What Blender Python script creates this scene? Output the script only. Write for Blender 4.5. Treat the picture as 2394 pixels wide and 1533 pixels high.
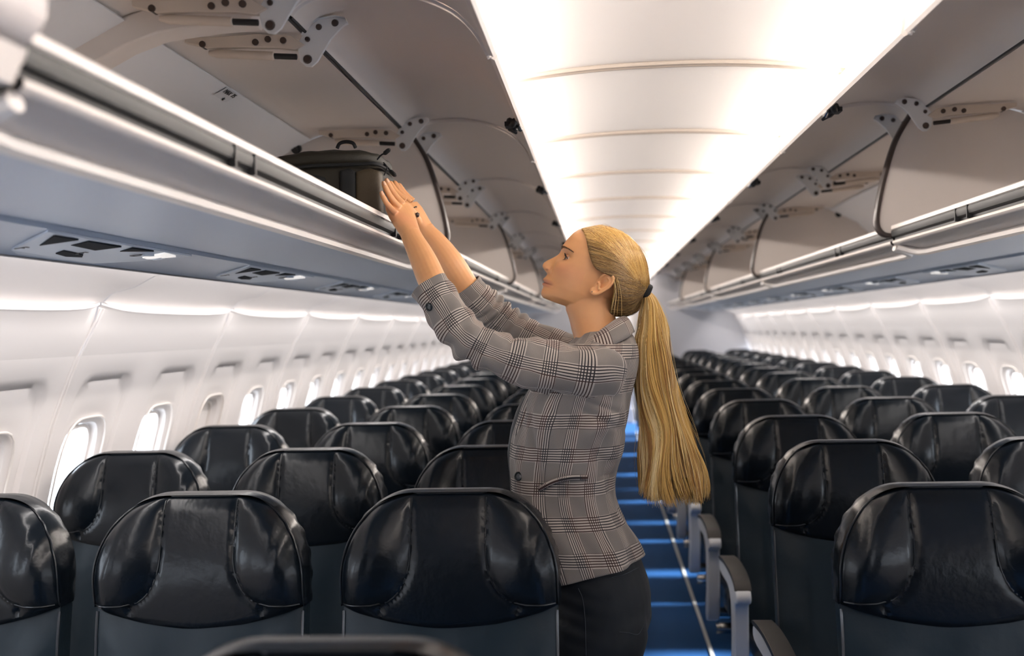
import bpy, bmesh, math, random
import numpy as np
from mathutils import Vector, Matrix
random.seed(7); rng=np.random.default_rng(7)
S=bpy.context.scene
for o in list(bpy.data.objects): bpy.data.objects.remove(o)
COL=S.collection
PI=math.pi
# ---------------------------------------------------------------- camera
IW,IH,FPX=2394,1533,2533.0
CAM=np.array([-0.194,0.0,1.5])
def cam_axes(vx=1403,vy=762,roll=math.radians(1.4)):
    v=np.array([(vx-IW/2)/FPX,-(vy-IH/2)/FPX,1.0]); v/=np.linalg.norm(v)
    u0=np.array([-math.sin(roll),math.cos(roll),0]); u=u0-v*np.dot(u0,v); u/=np.linalg.norm(u)
    r=np.cross(u,v)
    if r[0]<0: r=-r
    return np.array([r,v,u])
RC=cam_axes()
cd=bpy.data.cameras.new('camera'); cam=bpy.data.objects.new('camera',cd); COL.objects.link(cam)
cd.sensor_fit='HORIZONTAL'; cd.sensor_width=36; cd.lens=FPX/IW*36; cd.clip_start=.02
Rt,Up,Fw=[Vector(RC[:,i]) for i in range(3)]
m=Matrix((Rt,Up,-Fw)).transposed().to_4x4(); m.translation=Vector(CAM); cam.matrix_world=m
cd.dof.use_dof=True; cd.dof.focus_distance=2.5; cd.dof.aperture_fstop=2.8
S.camera=cam
def at(px,py,Y):
    """point at distance Y along the cabin seen at pixel px,py of the photograph"""
    d=RC@np.array([(px-IW/2)/FPX,-(py-IH/2)/FPX,1.0]); d=d/d[1]
    return CAM+d*Y
# ---------------------------------------------------------------- world, light, exposure
w=bpy.data.worlds.new('sky'); S.world=w; w.use_nodes=True
w.node_tree.nodes['Background'].inputs[0].default_value=(.78,.88,1,1)
w.node_tree.nodes['Background'].inputs[1].default_value=6.0
S.view_settings.view_transform='Standard'; S.view_settings.look='None'
S.view_settings.gamma=1; S.view_settings.use_curve_mapping=False
S.view_settings.exposure=0.78
def area(name,loc,rot,sx,sy,power,col):
    l=bpy.data.lights.new(name,'AREA'); l.shape='RECTANGLE'; l.size=sx; l.size_y=sy; l.energy=power; l.color=col
    o=bpy.data.objects.new(name,l); o.location=loc; o.rotation_euler=rot; COL.objects.link(o); return o
Y0,Y1=-2.0,16.6
for s in (-1,1):   # light strips hidden in the coves above the bin doors, washing the ceiling
    area('cove_light',(s*.485,(Y0+Y1)/2,2.172),(0,s*math.radians(98),0),.05,Y1-Y0,98,(1,.93,.87))
    # sidewall light strips in the gap between the bins and the wall panels
    area('sidewall_light',(s*1.345,(Y0+14.7)/2,1.683),(0,-s*math.radians(38),0),.03,14.7-Y0,40,(1,.95,.92))
sd=bpy.data.lights.new('sun','SUN'); sd.energy=20; sd.angle=math.radians(5); sd.color=(.93,.97,1)
so=bpy.data.objects.new('sun',sd); COL.objects.link(so)
so.rotation_euler=Vector((-1,-.05,-.60)).to_track_quat('-Z','Y').to_euler()
# ---------------------------------------------------------------- helpers
def mat(name,col,rough=.5,metal=0,spec=.5,bump=None,var=None,coat=0,sheen=0,sss=0,sheenr=.5):
    m=bpy.data.materials.new(name); m.use_nodes=True; nt=m.node_tree; b=nt.nodes['Principled BSDF']
    b.inputs['Base Color'].default_value=(*col,1); b.inputs['Roughness'].default_value=rough
    b.inputs['Metallic'].default_value=metal; b.inputs['Specular IOR Level'].default_value=spec
    if coat: b.inputs['Coat Weight'].default_value=coat; b.inputs['Coat Roughness'].default_value=.25
    if sheen: b.inputs['Sheen Weight'].default_value=sheen; b.inputs['Sheen Roughness'].default_value=sheenr
    tc=nt.nodes.new('ShaderNodeTexCoord')
    if var:   # (scale, amount) mottled base colour
        n=nt.nodes.new('ShaderNodeTexNoise'); n.inputs['Scale'].default_value=var[0]; n.inputs['Detail'].default_value=4
        nt.links.new(tc.outputs['Object'],n.inputs['Vector'])
        r=nt.nodes.new('ShaderNodeMapRange'); r.inputs[3].default_value=1-var[1]; r.inputs[4].default_value=1+var[1]
        nt.links.new(n.outputs[0],r.inputs[0])
        mx=nt.nodes.new('ShaderNodeVectorMath'); mx.operation='SCALE'; mx.inputs[0].default_value=col
        nt.links.new(r.outputs[0],mx.inputs['Scale']); nt.links.new(mx.outputs[0],b.inputs['Base Color'])
    if bump:  # (scale, strength, distance)
        n=nt.nodes.new('ShaderNodeTexNoise'); n.inputs['Scale'].default_value=bump[0]; n.inputs['Detail'].default_value=3
        nt.links.new(tc.outputs['Object'],n.inputs['Vector'])
        bp=nt.nodes.new('ShaderNodeBump'); bp.inputs['Strength'].default_value=bump[1]; bp.inputs['Distance'].default_value=bump[2]
        nt.links.new(n.outputs[0],bp.inputs['Height']); nt.links.new(bp.outputs[0],b.inputs['Normal'])
    return m
def emis(name,col,s):
    m=bpy.data.materials.new(name); m.use_nodes=True; b=m.node_tree.nodes['Principled BSDF']
    b.inputs['Base Color'].default_value=(*col,1); b.inputs['Emission Color'].default_value=(*col,1); b.inputs['Emission Strength'].default_value=s
    return m
class MB:
    def __init__(s): s.v=[]; s.f=[]
    def add(s,v,f):
        n=len(s.v); s.v+= [tuple(map(float,p)) for p in v]; s.f+=[tuple(i+n for i in q) for q in f]; return s
    def grid(s,P,cu=False,cv=False):
        """P[i][j] points"""
        P=np.asarray(P,float); a,b=P.shape[:2]; F=[]
        for i in range(a if cu else a-1):
            for j in range(b if cv else b-1):
                i2=(i+1)%a; j2=(j+1)%b
                F.append((i*b+j,i2*b+j,i2*b+j2,i*b+j2))
        return s.add(P.reshape(-1,3),F)
    def fan(s,ring,flip=False):
        ring=np.asarray(ring,float); c=ring.mean(0); n=len(ring)
        f=[(i,(i+1)%n,n) for i in range(n)]
        if flip: f=[q[::-1] for q in f]
        return s.add(list(ring)+[c],f)
    def box(s,a,b):
        x0,y0,z0=a; x1,y1,z1=b
        v=[(x0,y0,z0),(x1,y0,z0),(x1,y1,z0),(x0,y1,z0),(x0,y0,z1),(x1,y0,z1),(x1,y1,z1),(x0,y1,z1)]
        return s.add(v,[(0,3,2,1),(4,5,6,7),(0,1,5,4),(1,2,6,5),(2,3,7,6),(3,0,4,7)])
    def tube(s,pts,r,n=8,cap=True,closed=False,sq=1.0):
        pts=np.asarray(pts,float); k=len(pts); r=np.broadcast_to(np.asarray(r,float),(k,))
        T=np.gradient(pts,axis=0) if not closed else np.roll(pts,-1,0)-np.roll(pts,1,0)
        T/=np.linalg.norm(T,axis=1)[:,None]+1e-12
        ref=np.array([0,0,1.]) if abs(T[0][2])<.9 else np.array([1.,0,0])
        U=np.cross(T[0],ref); U/=np.linalg.norm(U); rings=[]
        for i in range(k):
            U=U-T[i]*np.dot(U,T[i]); U/=np.linalg.norm(U); V=np.cross(T[i],U)
            a=np.arange(n)*2*PI/n
            rings.append(pts[i]+r[i]*(np.cos(a)[:,None]*U+sq*np.sin(a)[:,None]*V))
        s.grid(rings,cu=closed,cv=True)
        if cap and not closed: s.fan(rings[0]); s.fan(rings[-1],True)
        return s
    def prism(s,poly,axis,a,b):
        """extrude closed 2D polygon along axis (0,1,2) from a to b"""
        o=[i for i in range(3) if i!=axis]; R=[]
        for t in (a,b):
            r=np.zeros((len(poly),3)); r[:,o[0]]=[p[0] for p in poly]; r[:,o[1]]=[p[1] for p in poly]; r[:,axis]=t; R.append(r)
        n=len(poly); s.add(list(R[0])+list(R[1]),[(i,(i+1)%n,(i+1)%n+n,i+n) for i in range(n)]+[tuple(range(n))[::-1],tuple(range(n,2*n))])
        return s
    def obj(s,name,m,parent=None,smooth=True,bevel=0,sub=0,solid=0,loc=None,angle=40):
        me=bpy.data.meshes.new(name); me.from_pydata(s.v,[],s.f)
        bm=bmesh.new(); bm.from_mesh(me); bmesh.ops.remove_doubles(bm,verts=bm.verts,dist=1e-5)
        bmesh.ops.recalc_face_normals(bm,faces=bm.faces); bm.to_mesh(me); bm.free()
        me.update()
        return link(me,name,m,parent,smooth,bevel,sub,solid,loc,angle)
def link(me,name,m,parent=None,smooth=True,bevel=0,sub=0,solid=0,loc=None,angle=40):
    if m: me.materials.append(m)
    if smooth:
        me.polygons.foreach_set('use_smooth',[True]*len(me.polygons))
        if angle: me.set_sharp_from_angle(angle=math.radians(angle))
    o=bpy.data.objects.new(name,me); COL.objects.link(o)
    if parent: o.parent=parent
    if loc is not None: o.location=loc
    if solid: q=o.modifiers.new('s','SOLIDIFY'); q.thickness=solid; q.offset=0
    if bevel: q=o.modifiers.new('b','BEVEL'); q.width=bevel; q.segments=2; q.limit_method='ANGLE'; q.angle_limit=math.radians(50)
    if sub: q=o.modifiers.new('u','SUBSURF'); q.levels=sub; q.render_levels=sub
    return o
def thing(name,label,cat,loc=(0,0,0),group=None):
    o=bpy.data.objects.new(name,None); COL.objects.link(o); o.location=loc; o.empty_display_size=.05
    return tag(o,label,cat,group)
def tag(o,label,cat,group=None):
    o['label']=label; o['category']=cat
    if group: o['group']=group
    return o
def struct(o): o['kind']='structure'; return o
def copy_tree(o,parent=None):
    c=o.copy(); COL.objects.link(c)
    if parent: c.parent=parent
    for ch in list(o.children): copy_tree(ch,c)
    return c
def text(s,size,name,m,parent,mw,ext=.0006):
    cu=bpy.data.curves.new(name,'FONT'); cu.body=s; cu.size=size; cu.extrude=ext; cu.align_x='CENTER'; cu.align_y='CENTER'
    t=bpy.data.objects.new(name+'_t',cu); COL.objects.link(t)
    dg=bpy.context.evaluated_depsgraph_get(); me=bpy.data.meshes.new_from_object(t.evaluated_get(dg))
    bpy.data.objects.remove(t); me.transform(mw); me.materials.clear(); 
    return link(me,name,m,parent,smooth=False)
def interp(x,xs,ys): return np.interp(x,xs,ys)
def spline(pts,n,closed=False):
    """Catmull-Rom through pts"""
    P=np.asarray(pts,float); k=len(P); out=[]
    segs=k if closed else k-1
    for t in np.linspace(0,segs,n,endpoint=not closed):
        i=min(int(t),segs-1); f=t-i
        g=(lambda j:P[j%k]) if closed else (lambda j:P[min(max(j,0),k-1)])
        p0,p1,p2,p3=g(i-1),g(i),g(i+1),g(i+2)
        if not closed:
            if i==0: p0=2*p1-p2
            if i==k-2: p3=2*p2-p1
        out.append(.5*((2*p1)+(-p0+p2)*f+(2*p0-5*p1+4*p2-p3)*f*f+(-p0+3*p1-3*p2+p3)*f**3))
    return np.array(out)
def sstep(a,b,x):
    t=np.clip((np.asarray(x,float)-a)/(b-a),0,1); return t*t*(3-2*t)
# ---------------------------------------------------------------- materials
M=dict(
 ceil=mat('ceiling_white',(.82,.79,.76),.45),
 ceiltrim=mat('ceiling_joint',(.34,.29,.245),.6),
 wall=mat('wall_plastic',(.80,.76,.745),.45,bump=(300,.05,.001)),
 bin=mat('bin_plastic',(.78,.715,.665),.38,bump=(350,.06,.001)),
 binin=mat('bin_interior',(.76,.69,.64),.5,bump=(350,.06,.001)),
 binback=mat('bin_back_panel',(.80,.80,.82),.5),
 white=mat('white_trim',(.78,.73,.69),.35),
 under=mat('bin_underside_blue_cast',(.46,.52,.62),.35,bump=(350,.04,.001)),  # blue cast of the light put into the plastic colour
 rail=mat('rail_grey',(.045,.045,.043),.5),
 black=mat('black_rubber',(.012,.012,.013),.5),
 seal=mat('edge_seal',(.06,.045,.04),.35),
 hinge=mat('hinge_cast',(.78,.77,.76),.4),
 strut=mat('strut_cream',(.66,.56,.47),.4),
 bolt=mat('bolt_brown',(.09,.065,.055),.3,metal=.5),
 chrome=mat('chrome',(.55,.55,.55),.18,metal=1),
 floor=mat('carpet_blue',(.007,.055,.17),.8,spec=.2,bump=(900,.4,.002),var=(400,.25)),
 strip=mat('floor_strip',(.55,.55,.53),.4),
 leather=mat('black_navy_leather',(.0035,.006,.0095),.25,spec=.30,bump=(38,.25,.004)),
 leatherb=mat('navy_leather_lower',(.0075,.017,.026),.42,spec=.3,bump=(30,.3,.004)),
 piping=mat('seat_piping',(.008,.010,.013),.28),
 shell=mat('seat_shell',(.03,.035,.04),.4),
 armwhite=mat('armrest_white',(.82,.84,.87),.4),
 armpad=mat('armrest_pad',(.02,.018,.017),.4),
 psu=mat('service_panel',(.60,.66,.74),.4),
 psudark=mat('vent_dark',(.010,.013,.018),.8,spec=.15),
 ink=mat('ink',(.03,.03,.035),.5),
 lampw=emis('row_lamp',(1,.95,.90),.35),
)
def glass():
    m=bpy.data.materials.new('window_glass'); m.use_nodes=True; nt=m.node_tree; nt.nodes.clear()
    o=nt.nodes.new('ShaderNodeOutputMaterial'); t=nt.nodes.new('ShaderNodeBsdfTransparent'); g=nt.nodes.new('ShaderNodeBsdfGlossy')
    g.inputs['Roughness'].default_value=.02; x=nt.nodes.new('ShaderNodeMixShader'); x.inputs[0].default_value=.06
    nt.links.new(t.outputs[0],x.inputs[1]); nt.links.new(g.outputs[0],x.inputs[2]); nt.links.new(x.outputs[0],o.inputs[0]); return m
M['glass']=glass()
# ---------------------------------------------------------------- floor, ceiling, walls
struct(MB().box((-1.8,Y0,-.03),(1.8,17.6,0)).obj('floor',M['floor'],smooth=False))
for i,s in enumerate((-1,1)):
    struct(MB().box((s*.275-.008,Y0,0),(s*.275+.008,15.3,.006)).obj('trim_%d'%(i+1),M['strip'],smooth=False))
xs=np.linspace(-.56,.56,29)
def ceilz(x): return 2.238-.042*(np.abs(x)/.5)**2.4
RIB0,RIBP=3.1,1.07
ribs=[RIB0+RIBP*k for k in range(-5,13)]
cm=MB()
edges=[Y0]+[r for r in ribs if r>Y0]+[Y1+.4]
for a,b in zip(edges[:-1],edges[1:]):
    ys=[a+.009,a+.012,a+.03,a+.06]+list(np.linspace(a+.1,b-.1,6))+[b-.06,b-.03,b-.012,b-.009]
    cm.grid([[(x,y,ceilz(x)+.012*math.exp(-min(y-a,b-y)/.02)) for x in xs] for y in ys])
struct(cm.obj('ceiling',M['ceil'],angle=0))
for i,r in enumerate(ribs):
    if r<Y0 or r>Y1: continue
    t=MB()
    for yy in (-.013,.013):
        t.grid([[(x,r+yy+dy,ceilz(x)+dz) for x in xs] for dy,dz in ((-.011,.02),(-.009,-.001),(-.006,-.006),(.006,-.006),(.009,-.001),(.011,.02))])
    struct(t.obj('trim_%d'%(10+i),M['ceiltrim'],smooth=True))
# wall profile  X(z)
WZ=np.array([0,.3,.6,.85,1.0,1.1,1.25,1.385,1.45,1.52,1.575])
WX=np.array([1.70,1.80,1.865,1.875,1.86,1.835,1.79,1.735,1.705,1.665,1.63])
def wx(z): return np.interp(z,WZ,WX)
WP,WC=.555,3.30            # window pitch, first centre
cells=list(range(-9,22))
def rrect(cx,cz,hw,hh,r,n,pw=None):
    """rounded rectangle ring, n points, from angle 0"""
    out=[]
    for k in range(n):
        a=2*PI*k/n; c,s_=math.cos(a),math.sin(a); p=pw or 5
        rr=1/((abs(c)**p+abs(s_)**p)**(1/p)); out.append((cx+hw*c*rr,cz+hh*s_*rr))
    return out
HOLES={}
def wall_side(s):
    wmb=MB(); N=64; zlo,zhi=.74,1.45
    for k in cells:
        cy=WC+WP*k
        if cy>15.3: continue
        rings=[]
        def P(ring,off,zc=None): rings.append([(s*(wx(z)+off),y,z) for y,z in ring])
        P(rrect(cy,1.065,.115,.165,.06,N,4),.055)
        P(rrect(cy,1.065,.120,.170,.06,N,4),.028)
        P(rrect(cy,1.065,.140,.190,.06,N,4),.018)
        P(rrect(cy+.01,1.08,.168,.262,.06,N,5),.016)
        P(rrect(cy+.01,1.08,.178,.290,.06,N,7),.018)
        P(rrect(cy+.01,1.08,.186,.303,.06,N,8),.004)
        P(rrect(cy+.01,1.08,.200,.318,.06,N,9),0)
        # cell rectangle, points matched by angle
        ring=[]
        for q in range(N):
            a=2*PI*q/N; c,sn=math.cos(a),math.sin(a); hw=WP/2; hu=zhi-1.08; hd=1.08-zlo
            hh=hu if sn>0 else hd
            # angle-matched rectangle
            t=min(hw/max(abs(c),1e-9), hh/max(abs(sn)*1.0,1e-9)*1.0) if False else None
            p=40; rr=1/((abs(c)**p+abs(sn)**p)**(1/p)); yy=hw*c*rr; zz=hh*sn*rr
            ring.append((cy+np.clip(yy,-hw,hw),1.08+zz))
        # intermediate + snap outer ring exactly to rectangle
        out=[]
        for (y,z) in ring:
            y2=cy+hwsnap(y-cy,WP/2); z2=zhi if z>zhi-.012 else (zlo if z<zlo+.012 else z); out.append((y2,z2))
        P(out,0)
        wmb.grid(rings,cv=True)
    ys0=WC+WP*(cells[0]-.5); kmax=max(k for k in cells if WC+WP*k<=15.3); ys1=WC+WP*(kmax+.5)
    yy=np.linspace(ys0,ys1,2)
    wmb.grid([[(s*wx(z),y,z) for z in (0,.15,.3,.45,.6,.74)] for y in yy])
    # upper part with seams every second panel: bulging panels that end in a ledge at z 1.575
    seams=[3.03+1.11*k for k in range(-5,13)]
    for a,b in zip(seams[:-1],seams[1:]):
        if a>15.2: break
        ts=np.linspace(0,1,21); rows=[]
        for t in ts:
            y=a+.006+(b-a-.012)*t; e=min(t,1-t); soft=math.exp(-e/.045)
            zz=1.575+.022*math.exp(-e/.10)
            rows.append([(s*wx(1.45),y,1.45),(s*wx(1.49),y,1.49),(s*(wx(1.53)),y,1.53),(s*(1.632+.010*soft),y,zz-.006),(s*(1.622+.010*soft),y,zz),
                         (s*(1.625+.008*soft),y,zz+.006),(s*(1.655-.03*soft),y,zz+.008),(s*(1.63-.03*soft),y,zz+.03),(s*(1.56-.03*soft),y,1.645),(s*1.47,y,1.675),(s*1.36,y,1.690)])
        wmb.grid(rows)
    o=wmb.obj('wall_left' if s<0 else 'wall_right',M['wall'],angle=35); struct(o)
    # seam joint strips
    sm=MB()
    for q in seams:
        if q>15.2 or q<0: continue
        for dy in (-.010,.010):
            sm.tube([(s*(wx(z)-.0015),q+dy,z) for z in (.3,.6,.85,1.0,1.1,1.25,1.38,1.45,1.5,1.55,1.585)],.0035,6)
    struct(sm.obj('trim_%d'%(40+(s>0)),M['wall']))
def hwsnap(v,h): return math.copysign(h,v) if abs(v)>h-.012 else v
for s in (-1,1): wall_side(s)
# outer hull so daylight only enters through the windows: strips above and below the window band
hull=MB()
for s in (-1,1):
    hull.grid([[(s*x,y,z) for x,z in ((.56,2.30),(.9,2.30),(1.35,2.18),(1.72,1.75),(1.93,1.36),(1.94,1.27))] for y in (Y0,17.6)])
    hull.grid([[(s*x,y,z) for x,z in ((1.98,.86),(1.98,.5),(1.8,-.03))] for y in (Y0,17.6)])
hull.grid([[(-.56,y,2.30),(.56,y,2.30)] for y in (Y0,17.6)])
hull.grid([[(-1.98,Y0,0),(-1.98,Y0,2.3)],[(1.98,Y0,0),(1.98,Y0,2.3)]])
struct(MB().box((-1.98,Y0-.03,0),(1.98,Y0,2.3)).obj('wall_rear_block',mat('rear_block_grey',(.35,.35,.37),.6),smooth=False))  # unseen wall added behind the camera to cut sky reflections
struct(hull.obj('wall_outer',M['wall'],smooth=False))
# windows
wn=0
for s in (-1,1):
    for k in cells:
        cy=WC+WP*k
        if cy<.6 or cy>15.3: continue
        wn+=1
        N=40; rg=[]
        for off,gr in ((.052,0),(.048,-.012),(.085,-.012),(.125,.008)):
            rg.append([(s*(wx(z)+off),y,z) for y,z in rrect(cy,1.065,.115+gr,.165+gr,.06,N,4)])
        w_=thing('window_%d'%wn,'','window'); del w_['label']; del w_['category']; struct(w_)
        MB().grid(rg,cv=True).obj('window_frame',M['white'],w_)
        MB().add([(s*(wx(z)+.08),y,z) for y,z in rrect(cy,1.065,.106,.156,.06,N,4)],[tuple(range(N))]).obj('window_pane',M['glass'],w_,smooth=False)
        rail_=[( s*(wx(z)+.012),y,z) for y,z in rrect(cy,1.065,.138,.188,.06,N,4)]
        MB().tube(rail_,.0035,6,closed=True).obj('window_bezel',M['white'],w_)
        closed=(s<0 and k==2); part=.0
        frac={(-1,0):.1,(-1,1):.06,(-1,2):1.0,(-1,-1):.55,(1,3):.12}.get((s,k),.05)
        ring=[(y,z) for y,z in rrect(cy,1.065,.112,.162,.06,N,4)]
        zc=1.227-frac*.324
        top=[(s*(wx(z)+.060),y,max(z,zc)) for y,z in ring]
        MB().add(top,[tuple(range(N))]).obj('window_shade',M['wall'],w_,smooth=False,solid=.003)
# ---------------------------------------------------------------- overhead bins
# cross-section points are (X from the aisle centre, z)
SEAL=[(.800,2.150),(.762,2.09),(.738,2.04),(.712,1.96),(.694,1.89),(.683,1.83),(.684,1.79),(.700,1.768),(.722,1.762)]
SHELL=[(.722,1.790),(.730,1.790),(.735,1.760),(.80,1.752),(1.38,1.752),(1.435,1.775),(1.45,1.83),(1.43,1.90),(1.27,2.06),(1.13,2.13),(1.10,2.141),(1.08,2.144),(.95,2.140),(.81,2.135)]
DOOR=[(.795,2.137),(.785,2.150),(.755,2.168),(.70,2.179),(.63,2.179),(.56,2.168),(.50,2.146),(.455,2.118),(.42,2.078),(.398,2.035)]
def hinge(parent,s,y,side):
    """white bracket on the door with a gas strut running out to the bin ceiling; side = +1/-1 thin face direction"""
    P=lambda X,z,dy=0:(s*X,y+dy,z)
    poly=[(.800,2.063),(.812,2.075),(.818,2.110),(.806,2.128),(.790,2.148),(.770,2.160),(.735,2.165),(.712,2.160),(.708,2.150),(.720,2.143),(.745,2.118),(.775,2.072),(.788,2.062)]
    hb=MB(); hb.prism([(s*a,b) for a,b in poly],1,y-.004,y+.004)
    # flange along the curved top
    hb.grid([[P(a,b,d) for a,b in poly[3:9]] for d in (-.016*side,.004)])
    h=hb.obj('hinge_bracket',M['hinge'],parent,bevel=.0012)
    for (X,z,r) in ((.796,2.078,.010),(.770,2.145,.007),(.735,2.152,.008),(.795,2.12,.006)):
        MB().tube([P(X,z,-.009),P(X,z,-.004),P(X,z,.009)],[r*.75,r,r],12).obj('bolt',M['bolt'],h)
    MB().tube([P(.82,2.085),P(.87,2.089)],.0062,10).obj('strut_rod',M['black'],h)
    MB().tube([P(.868,2.089),P(.87,2.089),P(.99,2.099),P(1.01,2.102)],[.007,.0095,.0095,.005],12).obj('gas_strut',M['strut'],h)
    sp=MB().prism([(s*a,b) for a,b in ((.80,2.108),(.83,2.128),(.90,2.135),(1.0,2.133),(1.06,2.136),(1.06,2.124),(1.01,2.110),(.93,2.108),(.86,2.104),(.82,2.098))],1,y-.010,y+.006)
    a=sp.obj('hinge_arm',M['strut'],h,bevel=.0015)
    for X,z in ((.845,2.118),(.878,2.122),(.905,2.117),(1.02,2.118)):
        MB().tube([P(X,z,-.014),P(X,z,.009)],.007,10).obj('rivet',M['bolt'],h)
def latch(parent,s,y):
    l=MB()
    l.tube(spline([(s*.400,y-.05,2.040),(s*.408,y-.03,2.030),(s*.418,y,2.045),(s*.408,y+.03,2.030),(s*.400,y+.05,2.04)],13),[.004]+[.009]*11+[.004],8)
    l.box((min(s*.402,s*.43),y-.022,2.028),(max(s*.402,s*.43),y+.022,2.040))
    l.tube([(s*.41,y+.09,2.035),(s*.425,y+.11,2.046),(s*.41,y+.13,2.035)],[.004,.009,.004],8)
    l.obj('door_latch',M['black'],parent,bevel=.001)
    MB().tube([(s*.392,y-.028,2.028),(s*.390,y,2.022),(s*.392,y+.028,2.028)],[.003,.007,.003],8).obj('latch_handle',M['chrome'],parent)
def end_panel(parent,s,y):
    """divider at a module end with its dark edge seal"""
    pol=SEAL+[(.80,1.752),(1.38,1.752),(1.435,1.775),(1.45,1.83),(1.43,1.90),(1.27,2.06),(1.13,2.13),(1.08,2.146)]
    MB().prism([(s*a,b) for a,b in pol],1,y-.012,y+.012).obj('end_panel',M['binin'],parent,smooth=False)
    cp=spline([(s*a,y,b) for a,b in SEAL],41); rr=[]
    for i,p in enumerate(cp):
        t=cp[min(i+1,40)]-cp[max(i-1,0)]; t/=np.linalg.norm(t); n=np.array([-t[2],0,t[0]])
        if n[0]*s>0: n=-n
        rr.append([p+n*a+np.array([0,b,0]) for a,b in ((-.006,-.016),(.004,-.016),(.0075,-.011),(.0075,.011),(.004,.016),(-.006,.016))])
    mb=MB().grid(rr,cv=True); mb.fan(rr[0]); mb.fan(rr[-1]); mb.obj('edge_seal',M['seal'],parent)
def open_bin(s,ya,yb,ym,label,first_end=True,psu_letters=None):
    b=thing('overhead_bin',label,'overhead bin',(0,ya,1.75) if False else (0,0,0),'open overhead bins')
    ys=[ya+.012,yb-.012]
    sh=MB().grid([[(s*x,y,z) for x,z in SHELL[2:]] for y in ys]); sh.obj('bin_interior',M['binin'],b,angle=25)
    MB().grid([[(s*x,y,z) for x,z in ((1.423,1.895),(1.265,2.052),(1.115,2.127))] for y in (ya+.05,yb-.03)]).obj('back_panel',M['binback'],b,smooth=False,solid=.004)
    # lip, grey rail with its black groove, lower bead
    MB().grid([[(s*x,y,z) for x,z in ((.737,1.760),(.734,1.790),(.729,1.793),(.721,1.792),(.718,1.789),(.718,1.779),(.722,1.777))] for y in ys]).obj('bin_lip',M['bin'],b)
    r=MB().grid([[(s*x,y,z) for x,z in ((.722,1.777),(.719,1.775),(.718,1.768),(.721,1.757),(.726,1.755))] for y in ys]).obj('latch_rail',M['rail'],b)
    MB().grid([[(s*x,y,z) for x,z in ((.726,1.755),(.730,1.752),(.730,1.746),(.724,1.744))] for y in ys]).obj('rail_groove',M['black'],b)
    for yl in ((ya+ym)/2+.05,(ym+yb)/2+.03):
        for d in (-.045,.045):
            MB().box((min(s*.7165,s*.73),yl+d-.003,1.745),(max(s*.7165,s*.73),yl+d+.003,1.778)).obj('latch_slot',M['black'],b,smooth=False)
    MB().grid([[(s*x,y,z) for x,z in ((.724,1.744),(.7215,1.742),(.7215,1.737),(.726,1.732),(.735,1.7295))] for y in ys]).obj('lower_bead',M['binin'],b)
    # lower panel with rounded white border
    nx=14; rows=[]
    for y in list(np.linspace(ya+.012,ya+.1,8))+list(np.linspace(yb-.1,yb-.012,8)):
        rows.append([(s*x,y,1.7295-.0225*(x-.735)/.075+.006*math.sin(PI*(x-.735)/.075)) for x in np.linspace(.735,.81,nx)])
    MB().grid(rows).obj('lower_panel',M['bin'],b)
    tr=spline([(s*.735,yb-.02,1.724),(s*.77,yb-.03,1.712),(s*.792,yb-.055,1.705),(s*.801,yb-.12,1.703)],14)
    tr2=spline([(s*.801,ya+.12,1.703),(s*.792,ya+.055,1.705),(s*.77,ya+.03,1.712),(s*.735,ya+.02,1.724)],14)
    MB().tube(list(tr)+list(tr2),.0115,8).obj('panel_border',M['white'],b)
    # mid frame rib under the bin ceiling
    rib=[(.84,2.135),(.86,2.112),(.95,2.108),(1.05,2.098),(1.12,2.075),(1.24,2.015),(1.37,1.90),(1.40,1.83),(1.45,1.83),(1.43,1.90),(1.27,2.06),(1.13,2.13),(1.08,2.146),(.95,2.14)]
    MB().prism([(s*a,c) for a,c in rib],1,ym-.05,ym+.02).obj('frame_rib',M['binin'],b,bevel=.004)
    for a,c in ((ya,ym),(ym,yb)):
        d=MB(); ds=[a+.012,a+.016]+list(np.linspace(a+.05,c-.05,5))+[c-.016,c-.012]
        cp=spline(DOOR,28); cp2=[]
        for i,p in enumerate(cp):
            t=cp[min(i+1,27)]-cp[max(i-1,0)]; t/=np.linalg.norm(t); n=np.array([t[1],-t[0]]); n=n if n[1]>0 else -n
            cp2.append(p+n*.022)
        cp2=np.array(cp2); cp2[-1]=(.386,2.052); 
        ring=[(x,z) for x,z in cp]+[(.389,2.030),(.383,2.036)]+[(x,z) for x,z in cp2[::-1]]
        G=[[(s*x,y,z) for x,z in ring] for y in ds]
        d.grid(G,cv=True); d.add(G[0],[tuple(range(len(ring)))]); d.add(G[-1],[tuple(range(len(ring)))])
        do=d.obj('bin_door',M['bin'],b,angle=35)
        # white edge bands at both door ends
        for yy in (a+.010,c-.010):
            e=MB().grid([[ (s*x,yy+dd,z-.0) for x,z in cp] for dd in (-.006,.006)])
            e.tube([(s*x,yy,z-.001) for x,z in cp],.0055,6); e.obj('door_edge',M['white'],do)
        latch(do,s,(a+c)/2+.04)
        hinge(do,s,a+.13,1); hinge(do,s,c-.13,-1)
        bp=MB().tube([(s*.80,a+.02,2.137),(s*.80,c-.02,2.137)],.004,6).obj('door_seam',M['black'],do)
    if first_end: end_panel(b,s,ya+.018)
    k=MB().tube([(s*1.16,yb-.03,2.10),(s*1.16,yb-.045,2.095)],.016,14).tube([(s*1.16,yb-.045,2.095),(s*1.16,yb-.055,2.091)],.008,12).obj('buffer_stop',M['black'],b)
    return b
ords=['nearest','second','third','fourth','fifth','sixth','seventh']
D=[3.48,6.28,9.08,11.88,14.68]
bl=open_bin(-1,.955,3.48,2.12,'open overhead bin on the left holding the olive backpack',first_end=False)
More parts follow.
